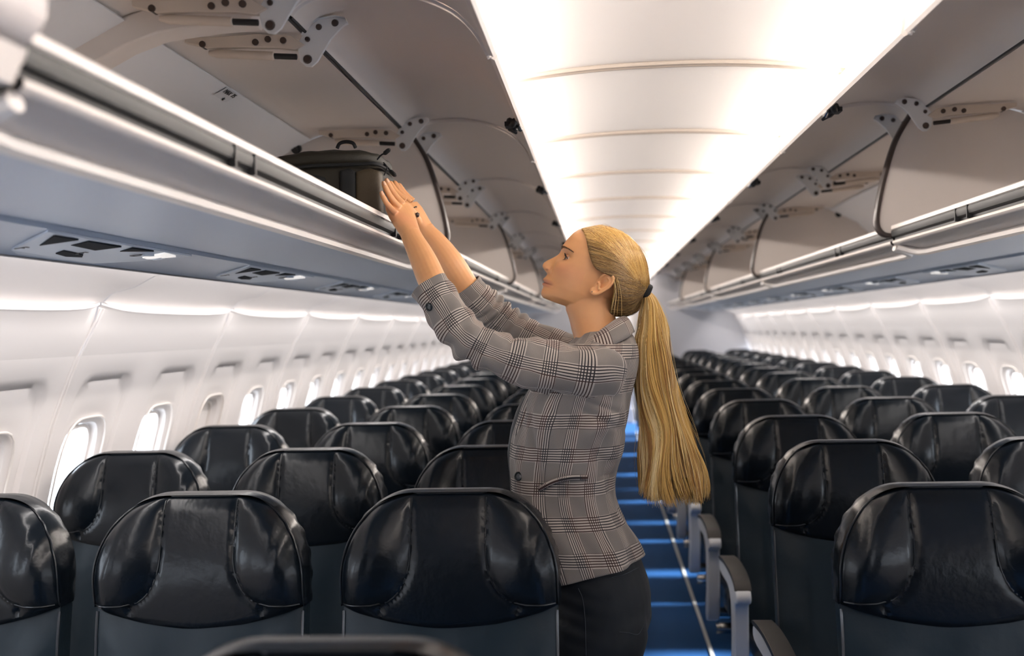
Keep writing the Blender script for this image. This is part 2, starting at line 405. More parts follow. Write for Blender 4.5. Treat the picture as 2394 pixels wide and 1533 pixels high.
# printed sticker on the back panel of that bin
nrm=Vector((.44,0,-.9)).normalized()
tx=Vector((0,1,0)); ty=nrm.cross(tx)
def stick(Yc,X,z,body,size,name):
    mw=Matrix((tx,ty,nrm)).transposed().to_4x4(); mw.translation=Vector((-X,Yc,z))+nrm*.0075; return text(body,size,name,M['ink'],bl,mw)
MB().add([Vector((-1.133,2.70,2.118))+nrm*.0055+tx*a+ty*b_ for a,b_ in ((-.045,-.02),(.045,-.02),(.045,.02),(-.045,.02))],[(0,1,2,3)]).obj('sticker',mat('sticker_white',(.72,.72,.74),.5),bl,smooth=False)
stick(2.685,1.125,2.122,'MAX',.020,'sticker_print'); stick(2.728,1.125,2.122,'75',.020,'sticker_print'); stick(2.71,1.144,2.1127,'kg',.012,'sticker_print')
for i in range(4):
    open_bin(-1,D[i],D[i+1],(D[i]+D[i+1])/2,'open overhead bin on the left, %s one beyond the backpack'%['first','second','third','fourth'][i])

for i,(a,c) in enumerate(zip([.68]+D[:-1],D)):
    open_bin(1,a,c,(a+c)/2,'open overhead bin on the right side, %s from the camera'%ords[i])
# closed bin next to the camera
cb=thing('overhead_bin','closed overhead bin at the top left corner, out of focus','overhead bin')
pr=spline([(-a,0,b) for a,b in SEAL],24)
MB().grid([[(p[0],y,p[2]) for p in pr]+[(-.72,y,1.735)] for y in (Y0,.938)]).obj('bin_door',mat('closed_bin_darkened',(.60,.55,.53),.5),cb)  # bin plastic darkened in colour to offset the strong light on this door
MB().prism([(-a,b) for a,b in SEAL]+[(-1.3,1.752),(-1.3,2.1)],1,.91,.94).obj('end_panel',M['binin'],cb)
MB().grid([[(-x,y,z) for x,z in ((.70,1.760),(.715,1.73),(.735,1.7295),(.81,1.707))] for y in (Y0,.935)]).obj('lower_panel',M['bin'],cb)
MB().tube([(-.806,Y0,1.705),(-.806,.82,1.705),(-.795,.88,1.706),(-.77,.905,1.712),(-.735,.92,1.724)],.009,8).obj('panel_border',M['white'],cb)
cb2=thing('overhead_bin','closed overhead bin at the right beside the camera, outside the picture','overhead bin')
MB().grid([[(-p[0],y,p[2]) for p in pr]+[(.72,y,1.735),(.875,y,1.712)] for y in (Y0,.66)]).obj('bin_door',M['bin'],cb2)
for i_,(s,yb_) in enumerate(((-1,.93),(1,.655))):  # unseen strips added to keep the cove light off the closed bins
    struct(MB().grid([[(s*x,y,z) for x,z in ((.80,2.152),(.70,2.168),(.58,2.160),(.46,2.118),(.425,2.105),(.415,2.125))] for y in (Y0,yb_)]).obj('trim_%d'%(70+i_),M['bin'],solid=.01))
# underside panels
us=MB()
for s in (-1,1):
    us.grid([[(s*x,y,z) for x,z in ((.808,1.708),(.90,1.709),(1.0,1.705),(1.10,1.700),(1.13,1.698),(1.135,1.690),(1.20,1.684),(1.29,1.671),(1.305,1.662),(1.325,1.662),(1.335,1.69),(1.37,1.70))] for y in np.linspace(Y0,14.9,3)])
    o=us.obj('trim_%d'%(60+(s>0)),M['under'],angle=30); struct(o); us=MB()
# dark gap strips along the wall edge
for s in (-1,1):
    g=MB()
    g.grid([[(s*x,y,z) for x,z in ((1.306,1.6605),(1.324,1.6605))] for y in (Y0,14.9)])
    struct(g.obj('trim_%d'%(62+(s>0)),mat('gap_grey',(.12,.12,.13),.6),smooth=False))
# service panels
def service(s,y,label,letters=False):
    t=thing('service_panel',label,'service panel',(0,0,0),'passenger service panels')
    def surf(X): return np.interp(X,[1.13,1.20,1.29,1.31],[1.6895,1.6835,1.6705,1.66])
    def poly(name,pts,m,off=.0035,par=t,th=.003):
        v=[(s*X,y+dy,surf(X)-off) for X,dy in pts]; n=len(v)
        mb=MB().add(v+[(a,b,c+.004) for a,b,c in v],[tuple(range(n)),tuple(range(n,2*n))[::-1]]+[(i,(i+1)%n,(i+1)%n+n,i+n) for i in range(n)])
        return mb.obj(name,m,par,smooth=False)
    poly('panel',[(1.14,-.44),(1.285,-.30),(1.297,-.26),(1.297,.05),(1.25,.16),(1.14,.22)][::1],M['psu'],.003)
    poly('air_vent',[(1.15,-.40),(1.15,-.31),(1.225,-.31)],M['psudark'],.006)
    poly('call_button',[(1.15,-.27),(1.15,-.13),(1.205,-.13),(1.195,-.25)],M['psudark'],.006)
    poly('air_vent',[(1.145,-.09),(1.142,.01),(1.185,-.06)],M['psudark'],.006)
    v=[(1.235,-.20),(1.245,-.10),(1.262,-.07),(1.272,-.12),(1.262,-.18)]
    poly('speaker_grille',v,M['psudark'],.006)
    lp=poly('row_number_lamp',[(1.143,.07),(1.15,.15),(1.205,.125),(1.20,.085)],M['lampw'],.008)
    MB().tube([(s*1.17,y+.045,surf(1.17)-.002),(s*1.17,y+.045,surf(1.17)-.010)],.013,14).obj('reading_lamp',M['psu'],t)
    for ch,dy,X in (('D',.03,1.19),('E',-.14,1.23),('F',-.33,1.25)):
        rr=Vector((0,1,0)) if s<0 else Vector((0,-1,0)); nn=Vector((-s*.12,0,-1)).normalized(); uu=nn.cross(rr)
        mw=Matrix((rr,uu,nn)).transposed().to_4x4(); mw.translation=Vector((s*X,y+dy,surf(X)-.0075))
        if letters: text(ch,.034,'seat_letter',M['ink'],t,mw)
    if letters:
        mw.translation=Vector((s*1.175,y+.105,surf(1.175)-.0125)); text('12',.036,'row_number',M['psu'],t,mw)
    return t
for k in range(12):
    service(-1,2.24+1.08*k,'passenger service panel on the left, %s'%('out of focus nearest the camera' if k==0 else 'marked D 12 beneath the backpack bin' if k==1 else 'number %d counted from the camera'%(k+1)),k<3)
for k in range(11):
    service(1,3.30+1.08*k,'passenger service panel on the right, number %d counted from the camera'%(k+1),False)
# ---------------------------------------------------------------- cabin end
be=MB()
PART=[(.33,0),(.33,1.70),(.72,1.76),(.69,1.9),(.80,2.15),(.52,2.22),(1.2,2.25),(1.5,1.9),(1.63,1.6),(1.74,1.38),(1.84,1.1),(1.87,.8),(1.80,.3),(1.72,0)]
for s,nm in ((-1,'partition_left'),(1,'partition_right')):
    o=MB().prism([(s*x,z) for x,z in [(.33,0),(.33,2.235)]+PART[6:]],1,14.95,15.0).obj('wall_'+nm,mat('partition_grey',(.50,.50,.53),.5),smooth=False); struct(o)
struct(MB().box((-1.9,17.0,0),(1.9,17.05,2.3)).obj('wall_front',mat('galley_cream',(.62,.54,.46),.5),smooth=False))
g=thing('galley_unit','cream galley cabinet at the far end of the aisle','galley',(0,16.8,0))
MB().box((-.32,-.1,0),(.30,.15,2.0)).obj('cabinet',mat('galley_white',(.70,.64,.58),.4),g,bevel=.01)
MB().box((-.28,-.112,.2),(.26,-.1,1.8)).obj('door',M['white'],g,bevel=.004)
# ---------------------------------------------------------------- seats
ZT=1.152
def wid(d): 
    d=np.asarray(d,float); q=np.clip(1-d/.175,0,1); return .080+.147*np.sqrt(np.clip(1-q*q,0,1))
def seamx(d): return .080+.070*(1-math.sqrt(max(0,1-(min(max(d-.115,0),.105)/.1055)**2)))
def seat_front(x,d):
    """forward offset (towards -y) of the front face, d = depth below the seat top"""
    w=wid(np.minimum(d,.3)); u=x/w
    base=-.010+ .018*np.sin(np.clip(d/.27,0,1)*PI)
    sx=seamx(d)
    ax=abs(x)
    s_=min(max((ax-sx)/max(float(w)-sx,.01),0),1); lobe=.024*math.sin(PI*.80*s_)**.8*math.sin(min(max(d/.232,0),1)*PI)**.6 if s_>0 and 0<d<.232 else 0.0
    groove=-.006*np.exp(-((ax-sx)/.006)**2)*sstep(0,.02,d)*(d<.24)
    roll=-.024*np.clip((np.abs(u)-.82)/.18,0,1)**2
    rolt=-.018*np.clip(1-d/.03,0,1)**2
    return base+lobe+groove+roll+rolt
def lean(z): return -(ZT-z)*.17+ -.02*0
def zlow(u): # lower boundary of the headrest (depth below the top)
    return .215+.075*(1-np.abs(u)**2.2)**.9 if False else .228+.045*np.cos(np.clip(np.abs(u),0,1)*PI/2)**1.0
M['welt']=mat('welt_sheen',(.045,.05,.06),.22)
def make_seat(bx0,bx1):
    t=thing('airplane_seat','','airplane seat')
    N,Mz=61,44
    U=np.linspace(-1,1,N); rows=[]
    V=np.concatenate([np.linspace(0,1,Mz)**1.35])
    wr=lambda x,d:.0022*np.sin(x*210+d*60)*np.exp(-((np.abs(x)-.19)/.03)**2)*np.exp(-((d-.09)/.06)**2)
    for v in V:
        row=[]
        for u in U:
            d=v*zlow(u); x=u*float(wid(d)); y=-float(seat_front(x,d))-wr(x,d)
            if v>.97: y+=.006*(v-.97)/.03
            row.append((x,y+lean(ZT-d),ZT-d))
        rows.append(row)
    rows=np.array(rows)
    h=MB(); h.grid(rows)
    # gusset: outline extruded backwards, then back face
    out=[tuple(r[0]) for r in rows[::-1]]+[tuple(p) for p in rows[0][1:-1]]+[tuple(r[-1]) for r in rows]
    out=np.array(out); back=[]
    for dy,sc in ((.012,1.012),(.035,1.022),(.065,1.018),(.085,.99)):
        q=out.copy(); q[:,0]*=sc; q[:,2]=ZT-(ZT-q[:,2])*1.0+(.006*(sc-1)/.022 if sc>1 else -.008)*np.clip(1-(ZT-out[:,2])/.2,0,1)
        ymid=lean(q[:,2])+.01; q[:,1]=ymid+dy; back.append(q)
    wk=np.sin(np.arange(len(out))*.9)*.0025*np.exp(-((np.abs(out[:,0])-.2)/.04)**2)
    back[1][:,0]+=wk*np.sign(out[:,0]); back[2][:,0]-=wk*np.sign(out[:,0])
    h.grid([out]+back); 
    h.add(list(back[-1]),[tuple(range(len(out)))])
    h.obj('headrest',M['leather'],t,angle=60)
    # piping along the face edge and the two seams
    p=MB(); e=out.copy(); e[:,0]*=1.004; p.tube(e[::1]+np.array([0,-.001,.0012]),.0020,6)
    for sg in (-1,1):
        pts=[]
        for d in list(np.linspace(.0,.215,26)):
            x=min(seamx(d),float(wid(d))*.99)
            pts.append((sg*x,-float(seat_front(sg*x,d))+lean(ZT-d)-.0018,ZT-d))
        for x in np.linspace(.152,.222,8)[1:]: pts.append((sg*x,-float(seat_front(sg*x,.2205))+lean(ZT-.2205)-.0018,ZT-.2205-.0))
        p.tube(pts,.0016,6)
    p.obj('piping',M['piping'],t)
    # backrest
    b=MB(); rows=[]
    for d in np.concatenate([np.linspace(.18,.34,12),np.linspace(.38,.76,10)]):
        w=float(wid(d))*.992; row=[]
        for u in np.linspace(-1,1,31):
            x=u*w; y=.014-.022*np.cos(x/.227*PI/2)**.5*0+.016*abs(u)**6*1.0 -.010*np.exp(-((abs(u)-.62)/.16)**2)*sstep(.3,.5,d)
            y+=.003*math.sin(x*38+d*11)*math.exp(-((d-.36)/.08)**2)+.003*math.sin((abs(x)*26+d*40))*math.exp(-((abs(u)-.8)/.2)**2)
            row.append((x,y+lean(ZT-d)-.02*sstep(.45,.7,d),ZT-d))
        rows.append(row)
    rows=np.array(rows); b.grid(rows)
    bk=rows.copy(); bk[:,:,1]=np.array([[lean(z)+.085 for z in r] for r in rows[:,:,2]]); b.grid(bk)
    for j in (0,-1): b.grid([rows[:,j],bk[:,j]])
    b.grid([rows[-1],bk[-1]])
    b.obj('backrest',M['leatherb'],t,angle=50)
    # side welting on the backrest
    sw=MB()
    for j in (0,-1): MB().tube(rows[4:,j]+np.array([0,-.002,0]),.003,6).obj('side_welt',M['welt'],t)
    # cushion
    c=MB(); ring=[]
    for y,z0,z1,hw in ((-.60,.36,.40,.20),(-.605,.33,.43,.215),(-.59,.32,.455,.224),(-.54,.32,.468,.226),(-.40,.32,.462,.226),(-.25,.32,.452,.226),(-.10,.32,.46,.226)):
        r=[]
        for k in range(28):
            a=2*PI*k/28; cc,sn=math.cos(a),math.sin(a); p_=5; rr=1/((abs(cc)**p_+abs(sn)**p_)**(1/p_))
            r.append((hw*cc*rr,y,(z0+z1)/2+(z1-z0)/2*sn*rr))
        ring.append(r)
    c.grid(ring,cv=True); c.fan(ring[0]); c.fan(ring[-1]); c.obj('seat_cushion',M['leather'],t)
    # hard rear shell
    sh=MB(); sh.grid([[(u*min(.21,float(wid(ZT-z))*.86),lean(z)+.088+.014*math.cos(u*PI/2),z) for u in np.linspace(-1,1,9)] for z in np.linspace(.42,1.06,12)]); sh.obj('back_shell',M['shell'],t,solid=.006)
    # beam and leg
    MB().tube([(bx0,-.40,.27),(bx1,-.40,.27)],.022,10).tube([(bx0,-.16,.27),(bx1,-.16,.27)],.022,10).obj('seat_beam',M['chrome'],t)
    return t
def arm_parts(t,sx):
    """armrest on side sx: white side panel and dark pad"""
    x0=sx*.268
    prof=spline([(-.04,.66),(-.20,.675),(-.36,.675),(-.46,.665),(-.505,.640),(-.50,.612),(-.455,.598),(-.435,.57),(-.425,.48),(-.405,.38),(-.36,.30),(-.30,.28),(-.29,.34),(-.335,.42),(-.35,.52),(-.34,.585),(-.26,.615),(-.04,.61)],70,closed=True)
    a=MB().prism([(p[0],p[1]) for p in prof],0,x0-.024,x0+.024).obj('armrest',M['armwhite'],t,bevel=.006,angle=50)
    pad=spline([(-.04,.668),(-.20,.686),(-.36,.687),(-.45,.677),(-.490,.655),(-.488,.650),(-.45,.664),(-.36,.672),(-.2,.672),(-.04,.655)],40,closed=True)
    MB().prism([(p[0],p[1]) for p in pad],0,x0-.027,x0+.027).obj('armrest_pad',M['armpad'],a,bevel=.004,angle=50)
def leg_part(t):
    MB().prism([(-.46,0),(-.40,0),(-.36,.25),(-.20,.25),(-.06,0),(0,0),(-.12,.29),(-.44,.29)],0,-.012,.012).obj('leg',M['armwhite'],t,bevel=.003)
seat0=make_seat(-.236,.262); arm_parts(seat0,1); leg_part(seat0)      # armrest on its right in the picture
seat1=make_seat(-.262,.236); arm_parts(seat1,-1); leg_part(seat1)
used={0:False,1:False,2:False}
ordn=['first','second','third','fourth','fifth','sixth','seventh','eighth','ninth','tenth','eleventh','twelfth','thirteenth','fourteenth','fifteenth']
SEATS=[]
def place(kind,x,y,label):
    src=(seat0,seat1)[kind]
    o=src if not used[kind] else copy_tree(src); used[kind]=True
    o.location=(x,y,0); tag(o,label,'airplane seat','black leather airplane seats in rows'); SEATS.append(o); return o
ROWP,ROW0=.855,2.26
for r in range(15):
    y=ROW0+ROWP*r
    for s,side in ((-1,'left'),(1,'right')):
        for q,(X,wh) in enumerate(((.52,'aisle'),(1.06,'middle'),(1.595,'window'))):
            if s>0: kind=(1 if q==0 else 1)
            else: kind=0
            x=s*X if q else s*(.522 if s<0 else .505)
            o_=place(kind,x,y,'black leather %s seat on the %s, %s full row from the camera'%(wh,side,ordn[r]))
            if r==1 and s<0 and q==0:   # its aisle armrest is folded away where the woman stands
                for c_ in list(o_.children):
                    if c_.name.startswith('armrest'): 
                        for g_ in list(c_.children): bpy.data.objects.remove(g_)
                        bpy.data.objects.remove(c_)
place(0,-.50,1.13,'out of focus black seat top rising at the bottom edge of the picture')
# ---------------------------------------------------------------- the woman
YP=2.60
SC=FPX/YP
from mathutils.bvhtree import BVHTree
def W2(px,py,Y=YP): return at(px,py,Y)
person=thing('person','woman with blond ponytail, grey plaid blazer and black jeans pushing a backpack into the bin','person',tuple(np.array([-.18,2.60,0])))
PO=np.array([-.18,2.60,0])
def pobj(mb,name,m,parent=person,**k):
    mb.v=[tuple(np.array(p)-PO) for p in mb.v]; return mb.obj(name,m,parent,**k)
TA=math.radians(20)
FA=np.array([-math.cos(TA),0,math.sin(TA)]); UA=np.array([math.sin(TA),0,math.cos(TA)]); LA=np.array([0,-1.,0])
O=W2(1400,640)
def hl(px,py):
    d=W2(px,py)-O; return d@FA,d@UA
def hw(a,b,l): return O+FA*a+UA*b+LA*l
# traced median profile, from jaw underside to crown
prof=[(1311,712),(1297,709),(1281,705),(1270,698),(1265.5,690),(1265,683),(1268,675),(1271.5,669),(1269,664),(1269.5,660),(1273,657.5),(1270,654),(1271.5,650),(1277,645),(1279.5,640),(1276,635),(1270,628),(1267.5,621),(1271,614),(1280,608),(1292,602.5),(1301,597.5),(1307,592.5),(1311,586),(1314,579),(1319,569),(1328,557),(1340,545),(1354,536),(1372,531),(1400,529)]
PR=np.array([hl(*p) for p in prof])
base=[(1311,712),(1297,709),(1283,705),(1277,698),(1276,690),(1277,683),(1278,675),(1280,669),(1281,664),(1282,660),(1283,657),(1284,654),(1285,650),(1286,645),(1288,640),(1289,635),(1291,628),(1293,621),(1295,614),(1298,608),(1303,602),(1307,597),(1310,592),(1312,586),(1315,579),(1320,569),(1329,557),(1341,545),(1355,536),(1372,531),(1400,529)]
BR=np.array([hl(*p) for p in base])
# make b monotone
def mono(A):
    A=A.copy()
    for i in range(1,len(A)): A[i,1]=max(A[i,1],A[i-1,1]+.0004)
    return A
PR=mono(PR); BR=mono(BR)
b_chin=PR[1,1]; b_top=.109
# landmarks b values
bl_=lambda px,py:hl(px,py)[1]
b_lip=bl_(1271,660); b_nb=bl_(1278,638); b_tip=bl_(1268,622); b_nas=bl_(1307,593); b_eye=bl_(1327,605); b_brow=bl_(1317,581)
print('head b:',b_chin,b_lip,b_nb,b_tip,b_nas,b_eye,b_brow,b_top)
def headpoint(b,phi,hair=0.0):
    """b height, phi 0 = face front, pi = back of head; returns a,l"""
    t=(b-b_chin)/(b_top-b_chin); t=min(max(t,0),1)
    af=float(np.interp(b,BR[:,1],BR[:,0])); pf=float(np.interp(b,PR[:,1],PR[:,0]))
    bb=[b_chin,-.085,-.06,-.03,0,.03,.06,.085,.10,.11,b_top]
    ab=np.interp(b,bb,[-.012,-.02,-.045,-.072,-.092,-.100,-.094,-.078,-.058,-.038,-.012])
    wd=np.interp(b,bb,[.016,.040,.0535,.062,.0685,.0725,.0715,.0635,.052,.038,.012])
    ac=np.interp(b,bb,[.05,.035,.02,.012,.006,.002,0,0,0,.005,.01]); 
    if b>.10: af=float(np.interp(b,[.10,.108,b_top],[af,af*.9,min(af,.03)]))
    af=max(af,ac+.012)
    c,s=math.cos(phi),math.sin(phi)
    if c>0:
        p=np.interp(b,[-.1,-.07,-.03,.05,.11],[1.9,1.95,2.05,2.08,2.05]); rr=1/((abs(c)**p+abs(s)**p)**(1/p)); a=ac+(af-ac)*c*rr; l=wd*s*rr
    else:
        p=2.15; rr=1/((abs(c)**p+abs(s)**p)**(1/p)); a=ac+(ac-ab)*c*rr; l=wd*s*rr
    if c>0:
        al=abs(l); G=lambda x,s_:math.exp(-(x/s_)**2)
        D=pf-af
        bs=[b_chin,b_lip-.022,b_lip,b_nb-.004,b_nb+.002,b_tip,b_tip+.014,b_nas,b_brow,.09]
        sg=np.interp(b,bs,[.024,.020,.017,.012,.0125,.0125,.0095,.0085,.02,.04])
        a+=D*math.exp(-(al/sg)**2.4)
        # nostril wings
        a+=.0075*G(al-.0125,.0042)*G(b-(b_nb+.007),.0055)
        # eye sockets, brow, cheekbones, lids
        a-=.0105*G(al-.032,.018)*G(b-(b_eye+.002),.013)
        a+=.0050*G(al-.026,.017)*G(b-(b_brow+.003),.007)
        a+=.0045*G(al-.040,.017)*G(b-(b_eye-.027),.014)
        a-=.0025*G(al-.038,.012)*G(b-(b_lip+.002),.016)
        # lips roll round the mouth, corner dimple and parting line
        a+=.0022*G(al,.020)*G(b-(b_lip-.0055),.0035)+.0018*G(al,.020)*G(b-(b_lip+.0055),.0035)
        a-=.0034*G(b-b_lip,.0016)*math.exp(-(al/.023)**6)
        a-=.0028*G(al-.024,.004)*G(b-b_lip,.004)
        a-=.0022*G(al-.0195,.0028)*G(b-(b_nb+.009),.007)
    if hair: a+=0; 
    return a,l
HB=[]; 
bsamp=np.concatenate([np.linspace(b_chin,b_nas,74),np.linspace(b_nas,.095,30)[1:],b_top-(b_top-.095)*np.cos(np.linspace(0,PI/2,12))[1:]*1.0])
NP_=150
phis=np.linspace(-PI,PI,NP_,endpoint=False)
phis=phis-.32*np.sin(phis)   # denser in front
H=[]
for b in bsamp:
    H.append([hw(*(lambda q:(q[0],b,q[1]))(headpoint(b,p))) for p in phis])
H=np.array(H)
body=MB(); body.grid(H,cv=True); body.fan(H[0]); body.fan(H[-1])
def loft(mb,st,n=28,p=2.0,cap=True,ret=False):
    """st: list of (centre, axisU*ru, axisV*rv)"""
    rings=[]
    for c,u,v in st:
        r=[]
        for k in range(n):
            t=2*PI*k/n; cc,ss=math.cos(t),math.sin(t); rr=1/((abs(cc)**p+abs(ss)**p)**(1/p)); r.append(np.array(c)+np.array(u)*cc*rr+np.array(v)*ss*rr)
        rings.append(r)
    mb.grid(rings,cv=True)
    if cap: mb.fan(rings[0]); mb.fan(rings[-1])
    return np.array(rings)
X_=np.array([1.,0,0]); Y_=np.array([0,1.,0]); Z_=np.array([0,0,1.])
# neck
def sec(xf,yf,xb,yb,ry,Y=YP):
    a=W2(xf,yf,Y); b=W2(xb,yb,Y); return ((a+b)/2,(b-a)/2,Y_*ry)
nst=[sec(1322,690,1440,650,.050),sec(1322,712,1440,690,.050),sec(1323,725,1436,705,.0505),sec(1328,738,1436,725,.051),sec(1333,755,1440,745,.052),sec(1336,770,1446,765,.054),sec(1342,790,1456,785,.060),sec(1340,815,1470,800,.085),sec(1330,845,1478,830,.13)]
loft(body,nst,36)
# trunk
loft(body,[sec(1330,825,1476,825,.11),sec(1290,850,1478,850,.155),sec(1262,900,1470,900,.158),sec(1230,960,1462,960,.152),sec(1222,1040,1436,1040,.130),sec(1222,1110,1414,1110,.118),sec(1232,1180,1422,1180,.128),sec(1255,1260,1470,1260,.155),sec(1275,1340,1500,1340,.160),sec(1280,1420,1512,1420,.160),sec(1285,1500,1500,1500,.155)],36,2.3)
def limb(mb,pts,n=20,flat=1.0):
    """pts: (px,py,Y,r_px)"""
    C=[at(x,y,Y) for x,y,Y,r in pts]; R=[r*Y/FPX for x,y,Y,r in pts]
    C=np.array(C); m=len(C)*4; q=spline(np.column_stack([C,R]),m); mb.tube(q[:,:3],q[:,3],n,sq=flat); return q
limb(body,[(1415,868,2.47,46),(1320,862,2.44,40),(1230,848,2.43,35),(1150,822,2.42,29),(1092,790,2.42,28),(1060,745,2.435,30),(1028,690,2.465,32),(1010,655,2.485,34),(996,622,2.515,32.5),(982,592,2.535,29.5),(969,567,2.55,26),(960,548,2.56,24)])
limb(body,[(1400,850,2.74,40),(1290,815,2.77,32),(1205,780,2.78,26),(1150,738,2.77,25),(1112,695,2.75,27),(1088,668,2.74,31),(1062,628,2.72,32),(1040,594,2.72,29),(1018,565,2.72,25.5),(1000,545,2.72,22.5),(993,535,2.72,22)])
def finger(mb,base,tip,r0,r1,bend,n=12):
    """base,tip as world points; bend vector pushes the middle joint"""
    base=np.array(base); tip=np.array(tip); ts=np.linspace(0,1,15); out=[]; rr=[]
    for t in ts:
        p=base+(tip-base)*t+np.array(bend)*math.sin(PI*min(t*1.05,1)); r=r0+(r1-r0)*t+.0006*math.exp(-((t-.42)/.06)**2)+.0004*math.exp(-((t-.72)/.05)**2)
        if t>.86: r*=math.sqrt(max(1-((t-.86)/.15)**2,.08))
        out.append(p); rr.append(r)
    mb.tube(out,rr,n); return out
def hand(mb,wr,knk,r_w,tips,thumb,mirror=1):
    pass
# near (left) hand : wrist -> palm -> knuckles
hs=[((965,558),2.555,.0235,.0215),((957,540),2.565,.0215,.025),((948,522),2.575,.0195,.031),((940,505),2.585,.0180,.0355),((933,489),2.592,.0150,.037),((929,478),2.597,.0115,.034)]
pd=at(933,489,2.59)-at(965,558,2.555); pd/=np.linalg.norm(pd)
wv=at(950,466,2.618)-at(922,500,2.562); wv-=pd*(wv@pd); wv/=np.linalg.norm(wv); nv=np.cross(pd,wv)
loft(body,[(at(c[0],c[1],Y),nv*a,wv*b) for c,Y,a,b in hs],24,2.4)
NF=[((926,499,2.558),(889,447,2.548),.0078,.0058),((934,486,2.575),(894,423,2.560),.0084,.0064),((942,476,2.595),(901,417,2.582),.0086,.0066),((949,468,2.616),(910,423,2.608),.0084,.0064)]
nails=[]
for b_,t_,r0,r1 in NF:
    o_=finger(body,at(*b_),at(*t_),r0,r1,np.array([-.0025,0,-.0035])); nails.append((o_,r1))
finger(body,at(955,528,2.60),at(925,478,2.64),.0100,.0076,(.003,.004,0))
# far (right) hand
hs2=[((996,540),2.72,.0215,.022),((987,526),2.72,.0205,.026),((976,508),2.72,.0190,.032),((966,492),2.72,.0175,.036),((957,478),2.72,.0135,.035)]
pd2=at(957,478,2.72)-at(996,540,2.72); pd2/=np.linalg.norm(pd2); wv2=at(972,466,2.76)-at(946,492,2.68); wv2-=pd2*(wv2@pd2); wv2/=np.linalg.norm(wv2); nv2=np.cross(pd2,wv2)
loft(body,[(at(c[0],c[1],Y),nv2*a,wv2*b) for c,Y,a,b in hs2],24,2.4)
for b_,t_ in (((944,488,2.695),(915,446,2.685)),((952,480,2.71),(913,430,2.70)),((960,473,2.73),(920,422,2.72)),((966,470,2.75),(930,428,2.74))):
    finger(body,at(*b_),at(*t_),.0084,.0066,np.array([-.002,0,-.003]))
finger(body,at(980,520,2.70),at(945,470,2.67),.0096,.0074,(.003,-.003,0))
# legs under the jeans
for yo,dx in ((-.088,0),(.088,12)):
    loft(body,[(at(1395+dx,1440,YP)+Y_*yo,X_*.085,Y_*.070),(at(1390+dx,1600,YP)+Y_*yo,X_*.075,Y_*.065),(at(1388+dx,1850,YP)+Y_*yo,X_*.052,Y_*.05),(at(1392+dx,2000,YP)+Y_*yo,X_*.050,Y_*.045),(at(1398+dx,2180,YP)+Y_*yo,X_*.030,Y_*.03),(at(1395+dx,2235,YP)+Y_*yo,X_*.035,Y_*.03)],20)
# ear: a shallow bowl with rim, lobe and inner fold, near side and mirrored
def ear(mb,sd):
    E=lambda px,py,l:(lambda q:hw(q[0],q[1],sd*l))(hl(px,py))
    L0=.069
    rim=[(1397,664,L0-.002),(1402,654,L0+.004),(1411,646,L0+.009),(1422,643,L0+.012),(1431,647,L0+.014),(1434,656,L0+.0145),(1430,666,L0+.0135),(1422,675,L0+.011),(1411,682,L0+.008),(1400,687.5,L0+.005),(1390,689,L0+.003),(1384,686,L0+.002),(1384,680,L0+.001),(1389,674,L0)]
    q=spline(rim,56); pts=[E(*r) for r in q]
    rr=np.interp(np.linspace(0,1,56),[0,.1,.5,.72,.85,.95,1],[.0025,.0030,.0033,.0036,.0052,.0045,.003]); mb.tube(pts,rr,10)
    # bowl
    c=np.array([1406,667,L0-.004]); rings=[]
    for k in np.linspace(0,1,8):
        rings.append([E(*(c+(r-c)*k+np.array([0,0,-.0035*math.sin(PI*k)*0]))) for r in q[::2]])
    bw=MB(); 
    mb.grid(rings,cv=True)
    rings2=[[np.array(p)-LA*sd*.008 for p in rg] for rg in rings]; mb.grid(rings2,cv=True); mb.grid([rings[-1],rings2[-1]],cv=True)
    # antihelix and tragus
    mb.tube([E(*r) for r in spline([(1421,652,L0+.008),(1424,660,L0+.0085),(1418,670,L0+.007),(1408,677,L0+.005),(1398,678,L0+.004)],20)],.0026,8)
    mb.tube([E(*r) for r in spline([(1399,662,L0+.002),(1402,668,L0+.005),(1398,675,L0+.003)],8)],[.002]+[.0034]*6+[.002],8)
ear(body,1); ear(body,-1)
